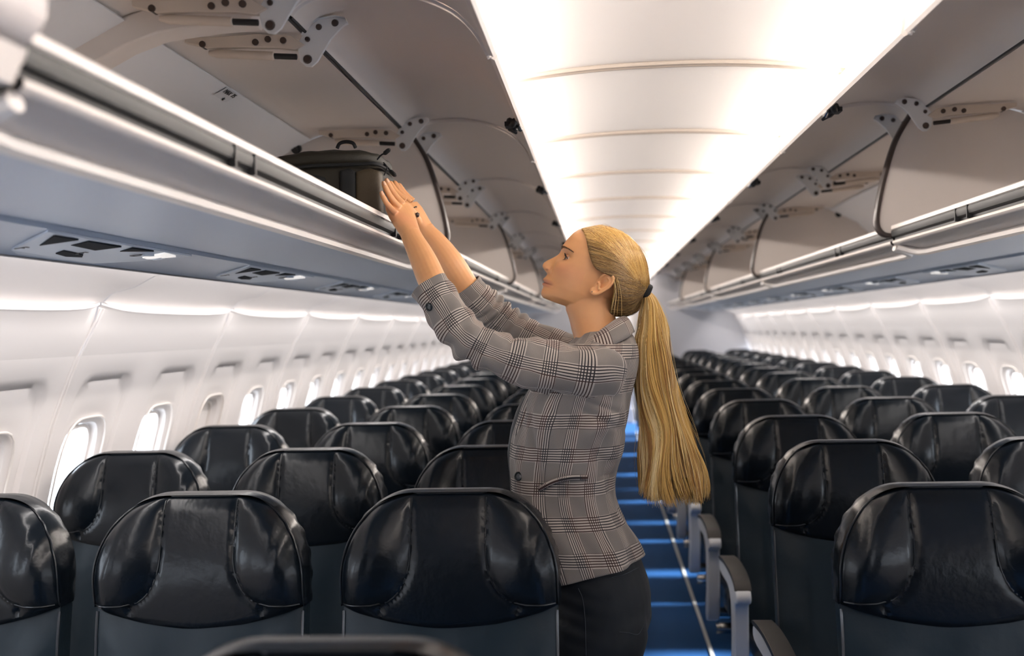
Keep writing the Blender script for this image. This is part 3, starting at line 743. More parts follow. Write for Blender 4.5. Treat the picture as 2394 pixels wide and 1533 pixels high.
# one continuous skin by voxel remesh
raw=pobj(body,'raw_body',None,None,smooth=False)
def remesh(o,vox,smooth,name,m,parent,fac=.5):
    rm_=o.modifiers.new('r','REMESH'); rm_.mode='VOXEL'; rm_.voxel_size=vox; rm_.use_smooth_shade=True
    if smooth: q=o.modifiers.new('s','SMOOTH'); q.factor=fac; q.iterations=smooth
    dg=bpy.context.evaluated_depsgraph_get(); dg.update(); me=bpy.data.meshes.new_from_object(o.evaluated_get(dg)); me.name=name
    bpy.data.objects.remove(o); me.materials.clear(); return link(me,name,m,parent,True,angle=0)
def skin():
    m=bpy.data.materials.new('skin'); m.use_nodes=True; nt=m.node_tree; b=nt.nodes['Principled BSDF']
    at_=nt.nodes.new('ShaderNodeAttribute'); at_.attribute_name='tone'; tc=nt.nodes.new('ShaderNodeTexCoord')
    n=nt.nodes.new('ShaderNodeTexNoise'); n.inputs['Scale'].default_value=40; n.inputs['Detail'].default_value=5; nt.links.new(tc.outputs['Object'],n.inputs['Vector'])
    mr=nt.nodes.new('ShaderNodeMapRange'); mr.inputs[3].default_value=.93; mr.inputs[4].default_value=1.07; nt.links.new(n.outputs[0],mr.inputs[0])
    mx=nt.nodes.new('ShaderNodeVectorMath'); mx.operation='SCALE'; nt.links.new(at_.outputs['Color'],mx.inputs[0]); nt.links.new(mr.outputs[0],mx.inputs['Scale'])
    nt.links.new(mx.outputs[0],b.inputs['Base Color']); b.inputs['Roughness'].default_value=.42; b.inputs['Specular IOR Level'].default_value=.4
    b.inputs['Subsurface Weight'].default_value=.12; b.inputs['Subsurface Radius'].default_value=(.02,.008,.004); b.inputs['Subsurface Scale'].default_value=.25
    n2=nt.nodes.new('ShaderNodeTexNoise'); n2.inputs['Scale'].default_value=600; nt.links.new(tc.outputs['Object'],n2.inputs['Vector'])
    bp=nt.nodes.new('ShaderNodeBump'); bp.inputs['Strength'].default_value=.12; bp.inputs['Distance'].default_value=.0006; nt.links.new(n2.outputs[0],bp.inputs['Height']); nt.links.new(bp.outputs[0],b.inputs['Normal'])
    return m
M['skin']=skin()
bodyo=remesh(raw,.0017,4,'body',M['skin'],person)
me=bodyo.data; nv_=len(me.vertices); co=np.empty(nv_*3); me.vertices.foreach_get('co',co); co=co.reshape(-1,3)+PO
d=co-O; A=d@FA; B=d@UA; L=d@LA
tone=np.tile(np.array([.72,.365,.165]),(nv_,1))
def blend(mask,col):
    global tone
    tone=tone*(1-mask[:,None])+np.array(col)*mask[:,None]
head=(np.abs(L)<.09)&(B>-.11)&(B<.13)&(A>-.12)
G_=lambda x,s:np.exp(-(x/s)**2)
blend(head*(A>.03)*.35*G_(np.abs(L)-.045,.02)*G_(B-(b_eye-.03),.02),(.72,.27,.16))
lipm=(head&(A>.055))*np.exp(-(np.abs(L)/.0235)**6)*np.exp(-((B-b_lip)/.0088)**6)*(1-.0*np.abs(L))
blend(np.clip(lipm,0,1)*.7,(.50,.19,.13))
blend((head&(A>.055))*np.exp(-(np.abs(L)/.022)**6)*G_(B-b_lip,.0017)*.9,(.16,.04,.03))
na,nb_=hl(1279.5,630.5)
blend(head*G_(A-na,.0042)*G_(B-nb_,.0022)*(np.abs(L)<.016)*(np.abs(L)>.004)*.85,(.14,.045,.025))
na,nb_=hl(1289,628)
blend(head*G_(A-na,.0022)*G_(B-nb_,.006)*.35,(.40,.15,.07))
ca=me.color_attributes.new('tone','FLOAT_COLOR','POINT'); ca.data.foreach_set('color',np.column_stack([tone,np.ones(nv_)]).ravel())
print('body verts',nv_)
bvh=BVHTree.FromPolygons([Vector(p) for p in co],[tuple(p.vertices) for p in me.polygons])
def onskin(a,b,side=1,off=0.0):
    """point on the face surface at head height b and lateral l, ray from the front"""
    pass
def facehit(l,b,off=0):
    o_=hw(.20,b,l); h=bvh.ray_cast(Vector(o_),Vector(-FA)); 
    return (np.array(h[0])+FA*off, np.array(h[1])) if h[0] is not None else (hw(.08,b,l),FA)
# eyes
M['eyewhite']=mat('eye_white',(.72,.66,.62),.15); M['iris']=mat('iris_brown',(.07,.035,.018),.12); M['pupil']=mat('pupil',(.005,.005,.005),.08); M['lash']=mat('lash_dark',(.02,.012,.008),.6); M['brow']=mat('brow_brown',(.17,.085,.04),.7)
M['lid']=mat('eyelid_skin',(.60,.29,.15),.5)
for sd in (1,-1):
    l0=.0315*sd; hit,_=facehit(l0+.002*sd,b_eye,0); a0=(hit-O)@FA
    c=hw(a0-.0082,b_eye-.002,l0); R_=.0122
    gz=FA*.97+LA*sd*.12-UA*.05; gz=gz/np.linalg.norm(gz)
    def dome(mb,rad,axis,up,t0,t1,e0=0,e1=2*PI,nn=10,mm=24):
        axis=axis/np.linalg.norm(axis); s_=np.cross(axis,up); s_/=np.linalg.norm(s_); u_=np.cross(s_,axis)
        mb.grid([[c+rad*(axis*math.cos(t)+math.sin(t)*(s_*math.cos(e)+u_*math.sin(e))) for e in np.linspace(e0,e1,mm)] for t in np.linspace(t0,t1,nn)])
    e=MB(); dome(e,R_,gz,UA,0,1.7); eo=pobj(e,'eye',M['eyewhite'])
    i=MB(); dome(i,R_+.0005,gz,UA,.17,.56,nn=4); pobj(i,'iris',M['iris'],eo)
    i=MB(); dome(i,R_+.0006,gz,UA,0,.18,nn=3); pobj(i,'pupil',M['pupil'],eo)
    # lids: skin-coloured shells leaving an almond opening
    lid=MB(); fa=FA; sx=LA*sd
    def lidp(th,ph,rad): # th horizontal angle outward, ph vertical angle
        v=fa*math.cos(ph)*math.cos(th)+sx*math.cos(ph)*math.sin(th)+UA*math.sin(ph); return c+v*rad
    up_edge=lambda th:.42*max(0,1-(abs(th-.12)/1.0)**2.2)-.02+.06*th; lo_edge=lambda th:-.26*max(0,1-(abs(th-.12)/1.0)**2.2)-.02+.06*th
    TH=np.linspace(-.95,1.25,22)
    lid.grid([[lidp(th,up_edge(th)+(1.25-up_edge(th))*k,R_+.0010+.0006*(1-k)) for th in TH] for k in np.linspace(0,1,8)])
    lid.grid([[lidp(th,lo_edge(th)+(-1.2-lo_edge(th))*k,R_+.0008+.0005*(1-k)) for th in TH] for k in np.linspace(0,1,8)])
    pobj(lid,'eyelid',M['skin'] if False else M['lid'],eo,solid=0)
    la=MB()
    for th in np.linspace(-.75,1.2,34):
        p0=lidp(th,up_edge(th),R_+.0012); out_=(p0-c)/R_; dr=out_+UA*.5+sx*.35*th
        q=[p0,p0+dr*.0026,p0+dr*.0045+UA*.0022]; la.tube(q,[.00042,.00032,.0001],4)
    la.tube([lidp(th,up_edge(th),R_+.0013) for th in TH],.0007,5)
    for th in np.linspace(-.5,1.15,18):
        p0=lidp(th,lo_edge(th),R_+.001); out_=(p0-c)/R_; la.tube([p0,p0+out_*.003-UA*.0012],[.0003,.0001],4)
    pobj(la,'eyelashes',M['lash'],eo)
    br=MB()
    for k in range(190):
        t=rng.random(); l_=sd*(.012+.041*t); bb=b_brow-.002+.006*math.sin(t*2.3)-.005*t**2+(rng.random()-.5)*.0062*(1-t*.75)
        p0,n0=facehit(l_,bb,.0003); dr=LA*sd*.8+UA*(.55-.9*t)-FA*.35*t; dr/=np.linalg.norm(dr)
        br.tube([p0,p0+dr*.0035+n0*.0006,p0+dr*.0065],[.0003,.00028,.0001],4)
    pobj(br,'eyebrow',M['brow'])
# earring
er=MB(); q=hl(1384.5,684); pc=hw(q[0],q[1],.0765); er.tube([pc-LA*.003,pc,pc+LA*.002],[.0014,.0017,.001],10); pobj(er,'earring',M['chrome'])
# nails on the near hand
nl=None
M['nail']=mat('nail',(.74,.42,.26),.25)
for o_,r1 in nails[:3]:
    tip=np.array(o_[-2]); dr=np.array(o_[-1])-np.array(o_[-5]); dr/=np.linalg.norm(dr); nn=nv if nv[0]>0 else -nv; nn=(nn*.6-Y_*.8+X_*.3); nn-=dr*(nn@dr); nn/=np.linalg.norm(nn); ss=np.cross(dr,nn)
    nb=MB(); nb.grid([[tip+dr*(u-.3)*.008+ss*v*.0034*(1-.25*max(0,u)**2)+nn*(r1*1.02*math.sqrt(max(0,1-(v*.62)**2))-.0006*(u**2)) for v in np.linspace(-1,1,7)] for u in np.linspace(-.6,.8,7)])
    pobj(nb,'fingernail',M['nail'],bodyo if False else person,solid=.0004)
# ring on the far hand
rg=MB(); p0=at(966,488,2.70); rg.tube([p0+(nv2*math.cos(t)+wv2*math.sin(t))*.0098 for t in np.linspace(0,2*PI,24,endpoint=False)],.0018,6,closed=True)
p1_=at(973,503,2.68); rg.tube([p1_,p1_+X_*.004+Z_*.001,p1_+X_*.008],[.006,.0065,.004],12); pobj(rg,'finger_ring',M['bolt'])
# ---------------------------------------------------------------- hair
def hairmat(name,rough=.38):
    m=bpy.data.materials.new(name); m.use_nodes=True; nt=m.node_tree; b=nt.nodes['Principled BSDF']
    a=nt.nodes.new('ShaderNodeAttribute'); a.attribute_name='tone'; nt.links.new(a.outputs['Color'],b.inputs['Base Color'])
    b.inputs['Roughness'].default_value=rough; b.inputs['Specular IOR Level'].default_value=.5; b.inputs['Anisotropic'].default_value=.5
    return m
M['hair']=hairmat('blond_hair')
M['hairbase']=mat('hair_underlayer',(.20,.115,.05),.6)
class Strands:
    def __init__(s): s.v=[]; s.f=[]; s.c=[]
    def add(s,pts,r,col0,col1):
        pts=np.asarray(pts); k=len(pts); T=np.gradient(pts,axis=0); T/=np.linalg.norm(T,axis=1)[:,None]+1e-9
        ref=np.array([.3,-1,.2]); U=np.cross(T,ref); U/=np.linalg.norm(U,axis=1)[:,None]+1e-9; V=np.cross(T,U)
        n=3; base=len(s.v); rr=r*np.interp(np.linspace(0,1,k),[0,.05,.9,1],[.6,1,.9,.25])
        for j in range(k):
            cc=col0+(col1-col0)*(j/(k-1))
            for q in range(n):
                a=2*PI*q/n; s.v.append(pts[j]+rr[j]*(U[j]*math.cos(a)+V[j]*math.sin(a))); s.c.append(cc)
        for j in range(k-1):
            for q in range(n):
                q2=(q+1)%n; s.f.append((base+j*n+q,base+j*n+q2,base+(j+1)*n+q2,base+(j+1)*n+q))
    def obj(s,name,m,parent):
        me=bpy.data.meshes.new(name); me.from_pydata([tuple(p-PO) for p in s.v],[],s.f)
        ca=me.color_attributes.new('tone','FLOAT_COLOR','POINT'); c=np.column_stack([np.array(s.c),np.ones(len(s.c))]); ca.data.foreach_set('color',c.ravel().astype(float))
        me.polygons.foreach_set('use_smooth',[True]*len(me.polygons)); return link(me,name,m,parent,True,angle=0)
BL=[np.array(c) for c in ((.68,.41,.115),(.52,.27,.065),(.80,.54,.20),(.36,.17,.045),(.74,.47,.14),(.92,.70,.35))]
def hcol(dark=0):
    c=BL[rng.integers(len(BL))]*(.8+.35*rng.random()); return c*(1-dark)+np.array([.09,.042,.017])*dark
TIE=W2(1508,681)
# smooth outer surface of the gathered hair: offset skull rings plus the nape bulge
hb_out=[(1385,531),(1403,527),(1428,530),(1449,539),(1472,554),(1490,572),(1503,592),(1512,612),(1517,635),(1518,655),(1515,672),(1505,688),(1496,705),(1488,722),(1478,737),(1462,743),(1440,742),(1424,738)]
HBk=np.array([hl(*p) for p in hb_out])
def hairsurf(px,py,side=1,off=0):
    """point on the hair surface above photo position px,py on the side facing +l*side"""
    a,b=hl(px,py); return hair_l(a,b)*side,a,b
ctr=np.array(hl(1425,640))
outl=np.array([hl(*p) for p in [(1361,536),(1372,529),(1403,526),(1428,529),(1449,538),(1472,553),(1490,571),(1503,591),(1512,611),(1517,634),(1518,655),(1515,672),(1505,690),(1496,706),(1488,722),(1478,737),(1462,743),(1440,743),(1420,739),(1405,725),(1390,700),(1370,680),(1345,660),(1320,640),(1305,610),(1312,580),(1335,552)]])
ang=np.arctan2(outl[:,1]-ctr[1],outl[:,0]-ctr[0]); rad=np.hypot(outl[:,0]-ctr[0],outl[:,1]-ctr[1]); od=np.argsort(ang); ang=ang[od]; rad=rad[od]
angx=np.concatenate([ang-2*PI,ang,ang+2*PI]); radx=np.concatenate([rad]*3)
_AG=np.linspace(-.13,.13,66); _BG=np.linspace(-.13,.13,66); _SK=np.zeros((66,66))
for _i,_a in enumerate(_AG):
    for _j,_b in enumerate(_BG):
        h_=bvh.ray_cast(Vector(hw(_a,_b,.25)),Vector(-LA),.25)
        if h_[0] is not None and _b>-.035: _SK[_i,_j]=(np.array(h_[0])-O)@LA
def skull_l(a,b):
    x=np.clip((a+.13)/.26*65,0,64.999); y=np.clip((b+.13)/.26*65,0,64.999); i,j=int(x),int(y); f,g=x-i,y-j
    return _SK[i,j]*(1-f)*(1-g)+_SK[i+1,j]*f*(1-g)+_SK[i,j+1]*(1-f)*g+_SK[i+1,j+1]*f*g
def hair_l(a,b):
    w=hair_l0(a,b); k=skull_l(a,b)
    if k>0: w=max(w,min(k+.003,.0795))
    return w
def hair_l0(a,b):
    t=math.atan2(b-ctr[1],a-ctr[0]); r=math.hypot(a-ctr[0],b-ctr[1])/np.interp(t,angx,radx)
    # width envelope narrows towards the tie and nape
    w=.0815*math.sqrt(max(0,1-min(r,1)**2.3))
    w*=1-.30*float(sstep(-.03,-.10,b))
    return w
# lay strands from the hairline over the surface into the tie
hairline=[(1361,535),(1366,548),(1371,562),(1374,577),(1377,592),(1381,607),(1386,620),(1393,631),(1404,638),(1416,641),(1428,643),(1437,651),(1439,665),(1436,680),(1432,695),(1429,708),(1427,722),(1425,734)]
HLn=spline(hairline,200)
def surf(a,b,side,off=0):
    return hw(a,b,side*(max(hair_l(a,b),.0)+off))
tie_a,tie_b=hl(1508,681)
st=Strands(); lo=Strands()
def lay(p0,side,k,off,dark,r=.00065,mid=None,tieoff=None,n=26,S_=st):
    a0,b0=hl(*p0); dx=tie_a-a0; 
    to=(0,0) if tieoff is None else tieoff
    ts=np.linspace(0,1,n); pts=[]
    nrm=np.array([-(tie_b-b0),tie_a-a0]); ln=np.hypot(*nrm)
    for t in ts:
        a=a0+(tie_a+to[0]-a0)*t; b=b0+(tie_b+to[1]-b0)*t
        bow=k*math.sin(PI*t)
        a+=nrm[0]*-bow; b+=nrm[1]*-bow
        l=hair_l(a,b)
        # near the tie converge to the bundle
        l=l*(1-sstep(.80,1,t))+.011*sstep(.80,1,t)*(1 if l>0 else 0)
        pts.append(hw(a,b,side*(l+off*(1-.5*t))))
    q_=(p0[0]*.31+p0[1]*.17); ci=int(abs(math.sin(q_*.9)*2.6+math.sin(q_*2.3)*1.6+rng.normal(0,.6)))%6; c=BL[ci]*(.92+.16*rng.random())*(1-dark)+np.array([.09,.042,.017])*dark; S_.add(pts,r,c*(1-.35*(dark>.25)),c)
for side in (1,-1):
    for i in range(4200 if side>0 else 900):
        t=rng.random(); p=HLn[int(t*199)]+np.array([1,.5])*abs(rng.normal(0,3.0))-np.array([.8,0])
        k=np.interp(t,[0,.12,.3,.5,.65,.8,1],[.20,.15,.09,.04,0,-.10,-.28])+rng.normal(0,.007)
        # roots are brown at the temple
        dark=np.interp(t,[0,.1,.2,.45,.6,.75,1],[.15,.2,.75,.95,.85,.9,.95])*rng.random()**.45
        lay(p,side,k,.001+rng.random()*.0035,dark,r=.00048,tieoff=(rng.normal(0,.004),rng.normal(0,.006)))
    # top hair from the parting, sweeping over the crown
    for i in range(4200 if side>0 else 1100):
        t=rng.random(); p=np.array([np.interp(t,[0,.35,.7,1],[1361,1405,1452,1492]),np.interp(t,[0,.35,.7,1],[536,528,542,576])])+np.array([rng.normal(0,1.5),-.6+abs(rng.normal(0,2))])
        k=np.interp(t,[0,1],[.24,.10])*rng.random()**.8+rng.normal(0,.006)
        lay(p,side,k,.001+rng.random()*.004,.08+.5*(rng.random()<.25)*rng.random(),r=.00048,tieoff=(rng.normal(0,.004),rng.normal(0,.006)))
cap=st.obj('hair',M['hair'],person)
# underlayer shell so the scalp never shows
us_=MB()
def inside(a,b):
    t=math.atan2(b-ctr[1],a-ctr[0]); return math.hypot(a-ctr[0],b-ctr[1])/np.interp(t,angx,radx)
HA=np.array([hl(*p) for p in hairline])
rows=[]
cc=ctr
for side in (1,-1):
    G=[]
    for j in range(61):
        row=[]
        # from hairline/top outline to the back outline: parameter lines fan about the tie
        s_=j/60; 
        p0=HLn[int(s_*199)]; a0,b0=hl(*p0)
        k=np.interp(s_,[0,.12,.3,.5,.65,.8,1],[.24,.17,.10,.05,0,-.10,-.28])
        nrm=np.array([-(tie_b-b0),tie_a-a0])
        for t in np.linspace(0,1,30):
            a=a0+(tie_a-a0)*t-nrm[0]*k*math.sin(PI*t); b=b0+(tie_b-b0)*t-nrm[1]*k*math.sin(PI*t)
            row.append(hw(a,b,side*(hair_l(a,b)+.0003)))
        G.append(row)
    us_.grid(G)
    G=[]
    for j in range(41):
        s_=j/40; p=(np.interp(s_,[0,.35,.7,1],[1362,1405,1452,1492]),np.interp(s_,[0,.35,.7,1],[537,529,543,577])); a0,b0=hl(*p); row=[]
        nrm=np.array([-(tie_b-b0),tie_a-a0]); k0=np.interp(s_,[0,1],[.27,.12])
        for q in np.linspace(0,1,12):
            pass
    # side disc covering everything behind the hairline
    G=[]
    hc=hl(1450,640)
    ringpts=[hl(*p) for p in hb_out]+[tuple(x) for x in HA[::-1]]
    for q in np.linspace(0,.982,24):
        G.append([hw(hc[0]+(a-hc[0])*q,hc[1]+(b-hc[1])*q,side*(hair_l(hc[0]+(a-hc[0])*q,hc[1]+(b-hc[1])*q)-.0002)) for a,b in ringpts])
    us_.grid(G,cv=True)
pobj(us_,'scalp_hair',M['hairbase'],cap)
# loose face strands by the ear
ls=Strands()
for i in range(6):
    j=rng.normal(0,2.2,4)
    path=[(1378,552),(1398,588),(1416,620),(1430,648),(1438,672),(1436,704),(1430,732)] if i%2 else [(1384,556),(1406,590),(1424,622),(1437,655),(1443,690),(1441,720),(1439,742)]
    pts=spline([(x+j[0]*q*.45+j[1]*(q>4),y+j[2]*.6) for q,(x,y) in enumerate(path)],24)
    m_=(hair_l(*hl(1430,650))); cc_=hcol(.0)
    ls.add([hw(*hl(x,y),np.interp(q,[0,6,14,23],[hair_l(*hl(*pts[0]))+.002,.082,.086,.082])) for q,(x,y) in enumerate(pts)],.00045,cc_,cc_)
for i in range(26):   # flyaways
    u_=rng.random(); p=(np.interp(u_,[0,.35,.7,1],[1380,1405,1452,1492]),np.interp(u_,[0,.35,.7,1],[530,527,541,575])); a,b=hl(*p)
    s0=hw(a,b,rng.uniform(-.01,.02)); sl_=np.array([.035*(1-.3*u_),0,-.004-.028*u_]); dr=rng.normal(0,1,3)
    cc_=hcol(0); ls.add([s0+sl_*t+np.array([0,.003*dr[1]*t,.005*math.sin(PI*t/1.2)*(1+.4*dr[2])]) for t in np.linspace(0,1.2,9)],.00025,cc_,cc_)
ls.obj('loose_strands',M['hair'],cap)
# tie
tb=MB(); tc_=W2(1511,681); ax=W2(1519,668)-W2(1505,693); ax=np.array([ -.45,0,-.0])*0+ (W2(1527,688)-W2(1497,676)); ax/=np.linalg.norm(ax); up_=np.cross(ax,Y_)
rgs=[]
for q,r in ((-.011,.0155),(-.008,.0185),(0,.0195),(.008,.0185),(.011,.0155)):
    rgs.append([tc_+ax*q+(up_*math.cos(t)+Y_*math.sin(t)*.9)*r*(1+.05*math.sin(5*t)) for t in np.linspace(0,2*PI,32,endpoint=False)])
tb.grid(rgs,cv=True); tb.fan(rgs[0]); tb.fan(rgs[-1]); pobj(tb,'hair_tie',mat('hair_tie_black',(.008,.008,.009),.8,bump=(500,.5,.001)),person)
# ponytail
pc=[(1507,681,11,.011),(1517,693,14,.014),(1522,712,21,.020),(1524,735,28,.026),(1525,765,34,.030),(1522,800,41,.034),(1527,850,47,.037),(1536,900,51,.038),(1547,950,53,.040),(1557,1000,56,.042),(1562,1050,66,.046),(1568,1100,77,.050),(1572,1150,86,.054),(1575,1185,88,.056)]
pcs=spline(pc,60)
pt=Strands()
def tail(u,v,tend,r,col,wob,n=46,fly=0):
    pts=[]; ph=rng.random()*6.28
    for t in np.linspace(0,tend,n):
        i=t*59; i0=int(i); f=i-i0; c=pcs[i0]*(1-f)+pcs[min(i0+1,59)]*f
        wv_=wob*math.sin(t*9+ph)+.07*math.sin(t*13+u*4)+.05*math.sin(t*21+v*5+1)
        P_=W2(c[0]+(u+wv_*min(1,t*3))*c[2],c[1]); P_=P_+np.array([0,-(v+.4*wv_)*c[3],0])
        if fly: P_=P_+np.array([.012*fly*t**2*math.sin(ph),0,.004*fly*t])
        pts.append(P_)
    pt.add(pts,r,col,col*1.08)
clumps=[(rng.uniform(-1,1),rng.uniform(-1,1),rng.random()) for _ in range(70)]
for i in range(3600):
    if rng.random()<.75:
        cu,cv,cr_=clumps[rng.integers(70)]
        u=cu+rng.normal(0,.05); v=cv+rng.normal(0,.08)
    else: u,v,cr_=rng.uniform(-1,1),rng.uniform(-1,1),rng.random()
    q=math.hypot(u,v)
    if q>1: u/=q; v/=q
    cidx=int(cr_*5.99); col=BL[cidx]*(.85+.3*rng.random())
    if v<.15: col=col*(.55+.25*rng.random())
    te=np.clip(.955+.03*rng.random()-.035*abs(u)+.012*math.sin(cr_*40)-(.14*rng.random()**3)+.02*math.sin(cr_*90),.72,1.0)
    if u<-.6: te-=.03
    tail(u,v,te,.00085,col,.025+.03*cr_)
for i in range(60): tail(rng.uniform(-1.1,1.1),rng.uniform(-.5,1),rng.uniform(.5,1),.0003,hcol(),.08,fly=rng.uniform(.5,2.0))
po=pt.obj('ponytail',M['hair'],person)
core=MB(); core.grid([[np.array(W2(c[0]+math.cos(t)*c[2]*.72,c[1]))+np.array([0,math.sin(t)*c[3]*.72,0]) for t in np.linspace(0,2*PI,20,endpoint=False)] for c in pcs[:52]],cv=True)
pobj(core,'inner_hair',mat('inner_hair',(.34,.20,.08),.6),po)
# ---------------------------------------------------------------- blazer
def plaid():
    m=bpy.data.materials.new('glen_plaid'); m.use_nodes=True; nt=m.node_tree; b=nt.nodes['Principled BSDF']; N=nt.nodes; Lk=nt.links
    uv=N.new('ShaderNodeUVMap'); uv.uv_map='uv'; sp=N.new('ShaderNodeSeparateXYZ'); Lk.new(uv.outputs[0],sp.inputs[0])
    def mth(op,a,b_=None):
        n=N.new('ShaderNodeMath'); n.operation=op
        for i,x in enumerate((a,b_)):
            if x is None: continue
            if isinstance(x,(int,float)): n.inputs[i].default_value=x
            else: Lk.new(x,n.inputs[i])
        return n.outputs[0]
    def fam(x,per,fine,width):
        f=mth('FRACT',mth('DIVIDE',x,per)); band=mth('LESS_THAN',f,width)
        g=mth('FRACT',mth('DIVIDE',x,fine)); lin=mth('LESS_THAN',g,.40)
        # a paler pair of guard lines at the middle of the plain part
        return band,lin
    bu,lu=fam(sp.outputs[0],.074,.0058,.47); bv,lv=fam(sp.outputs[1],.078,.0058,.43)
    # inside bands: strong dark/light lines; outside: fine grey twill
    tw=mth('LESS_THAN',mth('FRACT',mth('DIVIDE',mth('ADD',sp.outputs[0],sp.outputs[1]),.0024)),.5)
    du=mth('MULTIPLY',bu,lu); dv=mth('MULTIPLY',bv,lv); dark=mth('MINIMUM',mth('ADD',du,dv),1.0)
    anyb=mth('MAXIMUM',bu,bv); both=mth('MULTIPLY',bu,bv)
    def mix(f,c1,c2):
        n=N.new('ShaderNodeMix'); n.data_type='RGBA'
        if isinstance(f,(int,float)): n.inputs[0].default_value=f
        else: Lk.new(f,n.inputs[0])
        for i,c in ((6,c1),(7,c2)):
            if isinstance(c,tuple): n.inputs[i].default_value=(*c,1)
            else: Lk.new(c,n.inputs[i])
        return n.outputs[2]
    plain=mix(tw,(.155,.138,.126),(.265,.237,.215))
    light=mix(both,(.43,.375,.33),(.52,.455,.40))
    body_=mix(anyb,plain,light)
    tint=mix(mth('LESS_THAN',mth('FRACT',mth('DIVIDE',sp.outputs[0],.156)),.5),(.030,.027,.030),(.055,.030,.027))
    col=mix(dark,body_,tint)
    Lk.new(col,b.inputs['Base Color']); b.inputs['Roughness'].default_value=.85; b.inputs['Specular IOR Level'].default_value=.2
    b.inputs['Sheen Weight'].default_value=.15
    return m
M['plaid']=plaid(); M['lining']=mat('blazer_lining',(.02,.02,.022),.5); M['button']=mat('button_dark',(.018,.022,.025),.25)
def uvgrid(P,UV,name,m,parent,cv=False,solid=.0025,angle=70):
    P=np.asarray(P); a,b=P.shape[:2]; mb=MB(); mb.v=[tuple(p-PO) for p in P.reshape(-1,3)]; uvs=[]
    for i in range(a-1):
        for j in range(b if cv else b-1):
            j2=(j+1)%b; mb.f.append((i*b+j,(i+1)*b+j,(i+1)*b+j2,i*b+j2))
            u=lambda ii,jj,wrap=False:UV[ii][jj]
            e=(UV[i][j+1] if j+1<b else (UV[i][b-1][0]+(UV[i][1][0]-UV[i][0][0]),UV[i][b-1][1])); e2=(UV[i+1][j+1] if j+1<b else (UV[i+1][b-1][0]+(UV[i+1][1][0]-UV[i+1][0][0]),UV[i+1][b-1][1]))
            uvs+= [UV[i][j],UV[i+1][j],e2,e]
    me=bpy.data.meshes.new(name); me.from_pydata(mb.v,[],mb.f); ul=me.uv_layers.new(name='uv'); ul.data.foreach_set('uv',np.array(uvs,float).ravel())
    return link(me,name,m,parent,True,solid=solid,angle=angle)
# torso shell: stations (y px, x front, x back, half width m, extra drop of the front edge px)
TS=[(772,1356,1470,.060,6),(784,1344,1479,.078,8),(797,1332,1484,.105,8),(812,1316,1488,.135,6),(830,1300,1489,.158,4),(850,1284,1488,.170,2),(880,1262,1484,.176,0),(915,1236,1476,.174,0),(950,1221,1471,.170,0),(1000,1205,1464,.160,0),(1050,1197,1453,.150,0),(1090,1195,1441,.144,0),(1120,1196,1436,.143,2),(1150,1198,1437,.147,8),(1185,1205,1447,.156,16),(1220,1216,1464,.167,26),(1260,1232,1484,.177,40),(1294,1246,1498,.181,58)]
TSs=spline(TS,170)
NT=220
Pz=[];UVt=[]; arc0=None
for i,(y,xf,xb,hw_,dr) in enumerate(TSs):
    row=[];uv=[]
    for k in range(NT):
        t=2*PI*k/NT; c,s_=math.cos(t),math.sin(t)  # c=-1 front
        p=2.35; rr=1/((abs(c)**p+abs(s_)**p)**(1/p)); 
        fx=(1-c*rr)/2; x=(xf+xb)/2+(xb-xf)/2*c*rr; yy=y+dr*fx**1.5 if dr else y
        q=np.array(W2(x,yy)); q[1]=YP-hw_*s_*rr*(1.0 if s_>0 else 1)
        # folds: drapes from the armpit, waist pinch lines, skirt flare
        nx_=np.array([c,-s_,0])
        drape=.0085*math.sin((x-1260)*.055+(yy-950)*.020)*math.exp(-((yy-985)/75)**2)*max(s_,0)
        drape+=.0085*math.sin((x*.5+yy*1.0-1450)*.060)*math.exp(-((x-1400)/60)**2-((yy-985)/70)**2)*max(s_,0)
        drape+=.008*math.sin((x*.9-yy*.5)*.075)*math.exp(-((yy-1085)/45)**2-((x-1410)/45)**2)*max(s_,0)
        drape+=.006*math.sin(t*7+1.0)*sstep(1150,1290,y)
        drape+=.003*math.sin(t*5+y*.03)+.0015*math.sin(t*13+y*.06)
        for (xa,ya,xb_,yb_,am,wd_) in ((1345,935,1478,1012,.009,7),(1372,925,1470,965,.006,6),(1300,925,1318,1035,.007,7),(1392,1050,1452,1078,.007,6),(1400,1100,1440,1098,.006,5),(1395,1150,1425,1290,.006,8),(1452,1175,1478,1285,.006,7)):
            ux,uy=xb_-xa,yb_-ya; ll=ux*ux+uy*uy; tt=min(1,max(0,((x-xa)*ux+(yy-ya)*uy)/ll)); dd_=math.hypot(x-xa-ux*tt,yy-ya-uy*tt)
            drape-=am*math.exp(-(dd_/wd_)**2)*(.35+.65*math.sin(PI*min(max(tt,.05),.95)))*max(s_,0)
        drape-=.010*math.exp(-((x-(1245+(yy-950)*.17))/9)**2)*math.exp(-((yy-1020)/90)**2)*max(s_,0)
        q=q+nx_*drape; row.append(q)
        uv.append((t*.158+(0),-(yy)/SC*1.0-.012*math.sin(t)*0))
    Pz.append(row);UVt.append(uv)
Pz=np.array(Pz)
blz=uvgrid(Pz,UVt,'blazer',M['plaid'],person,cv=True)
# dark inner top and opening along the front
it=MB(); rows=[]
for y in np.linspace(800,1330,40):
    xf=np.interp(y,[r[0]+r[4] for r in TS],[r[1] for r in TS]); wv3=np.interp(y,[800,930,1060,1330],[.05,.030,.012,.010])
    rows.append([np.array(W2(xf-9.5*math.sqrt(max(0,1-(v*.98)**2))*np.interp(y,[800,920,960,1060,1110,1330],[0,.3,1,.9,.3,.2]),y))+Y_*wv3*v+X_*.010*v*v for v in np.linspace(-1,1,9)])
it.grid(rows); pobj(it,'inner_top',M['lining'],person,solid=.003)
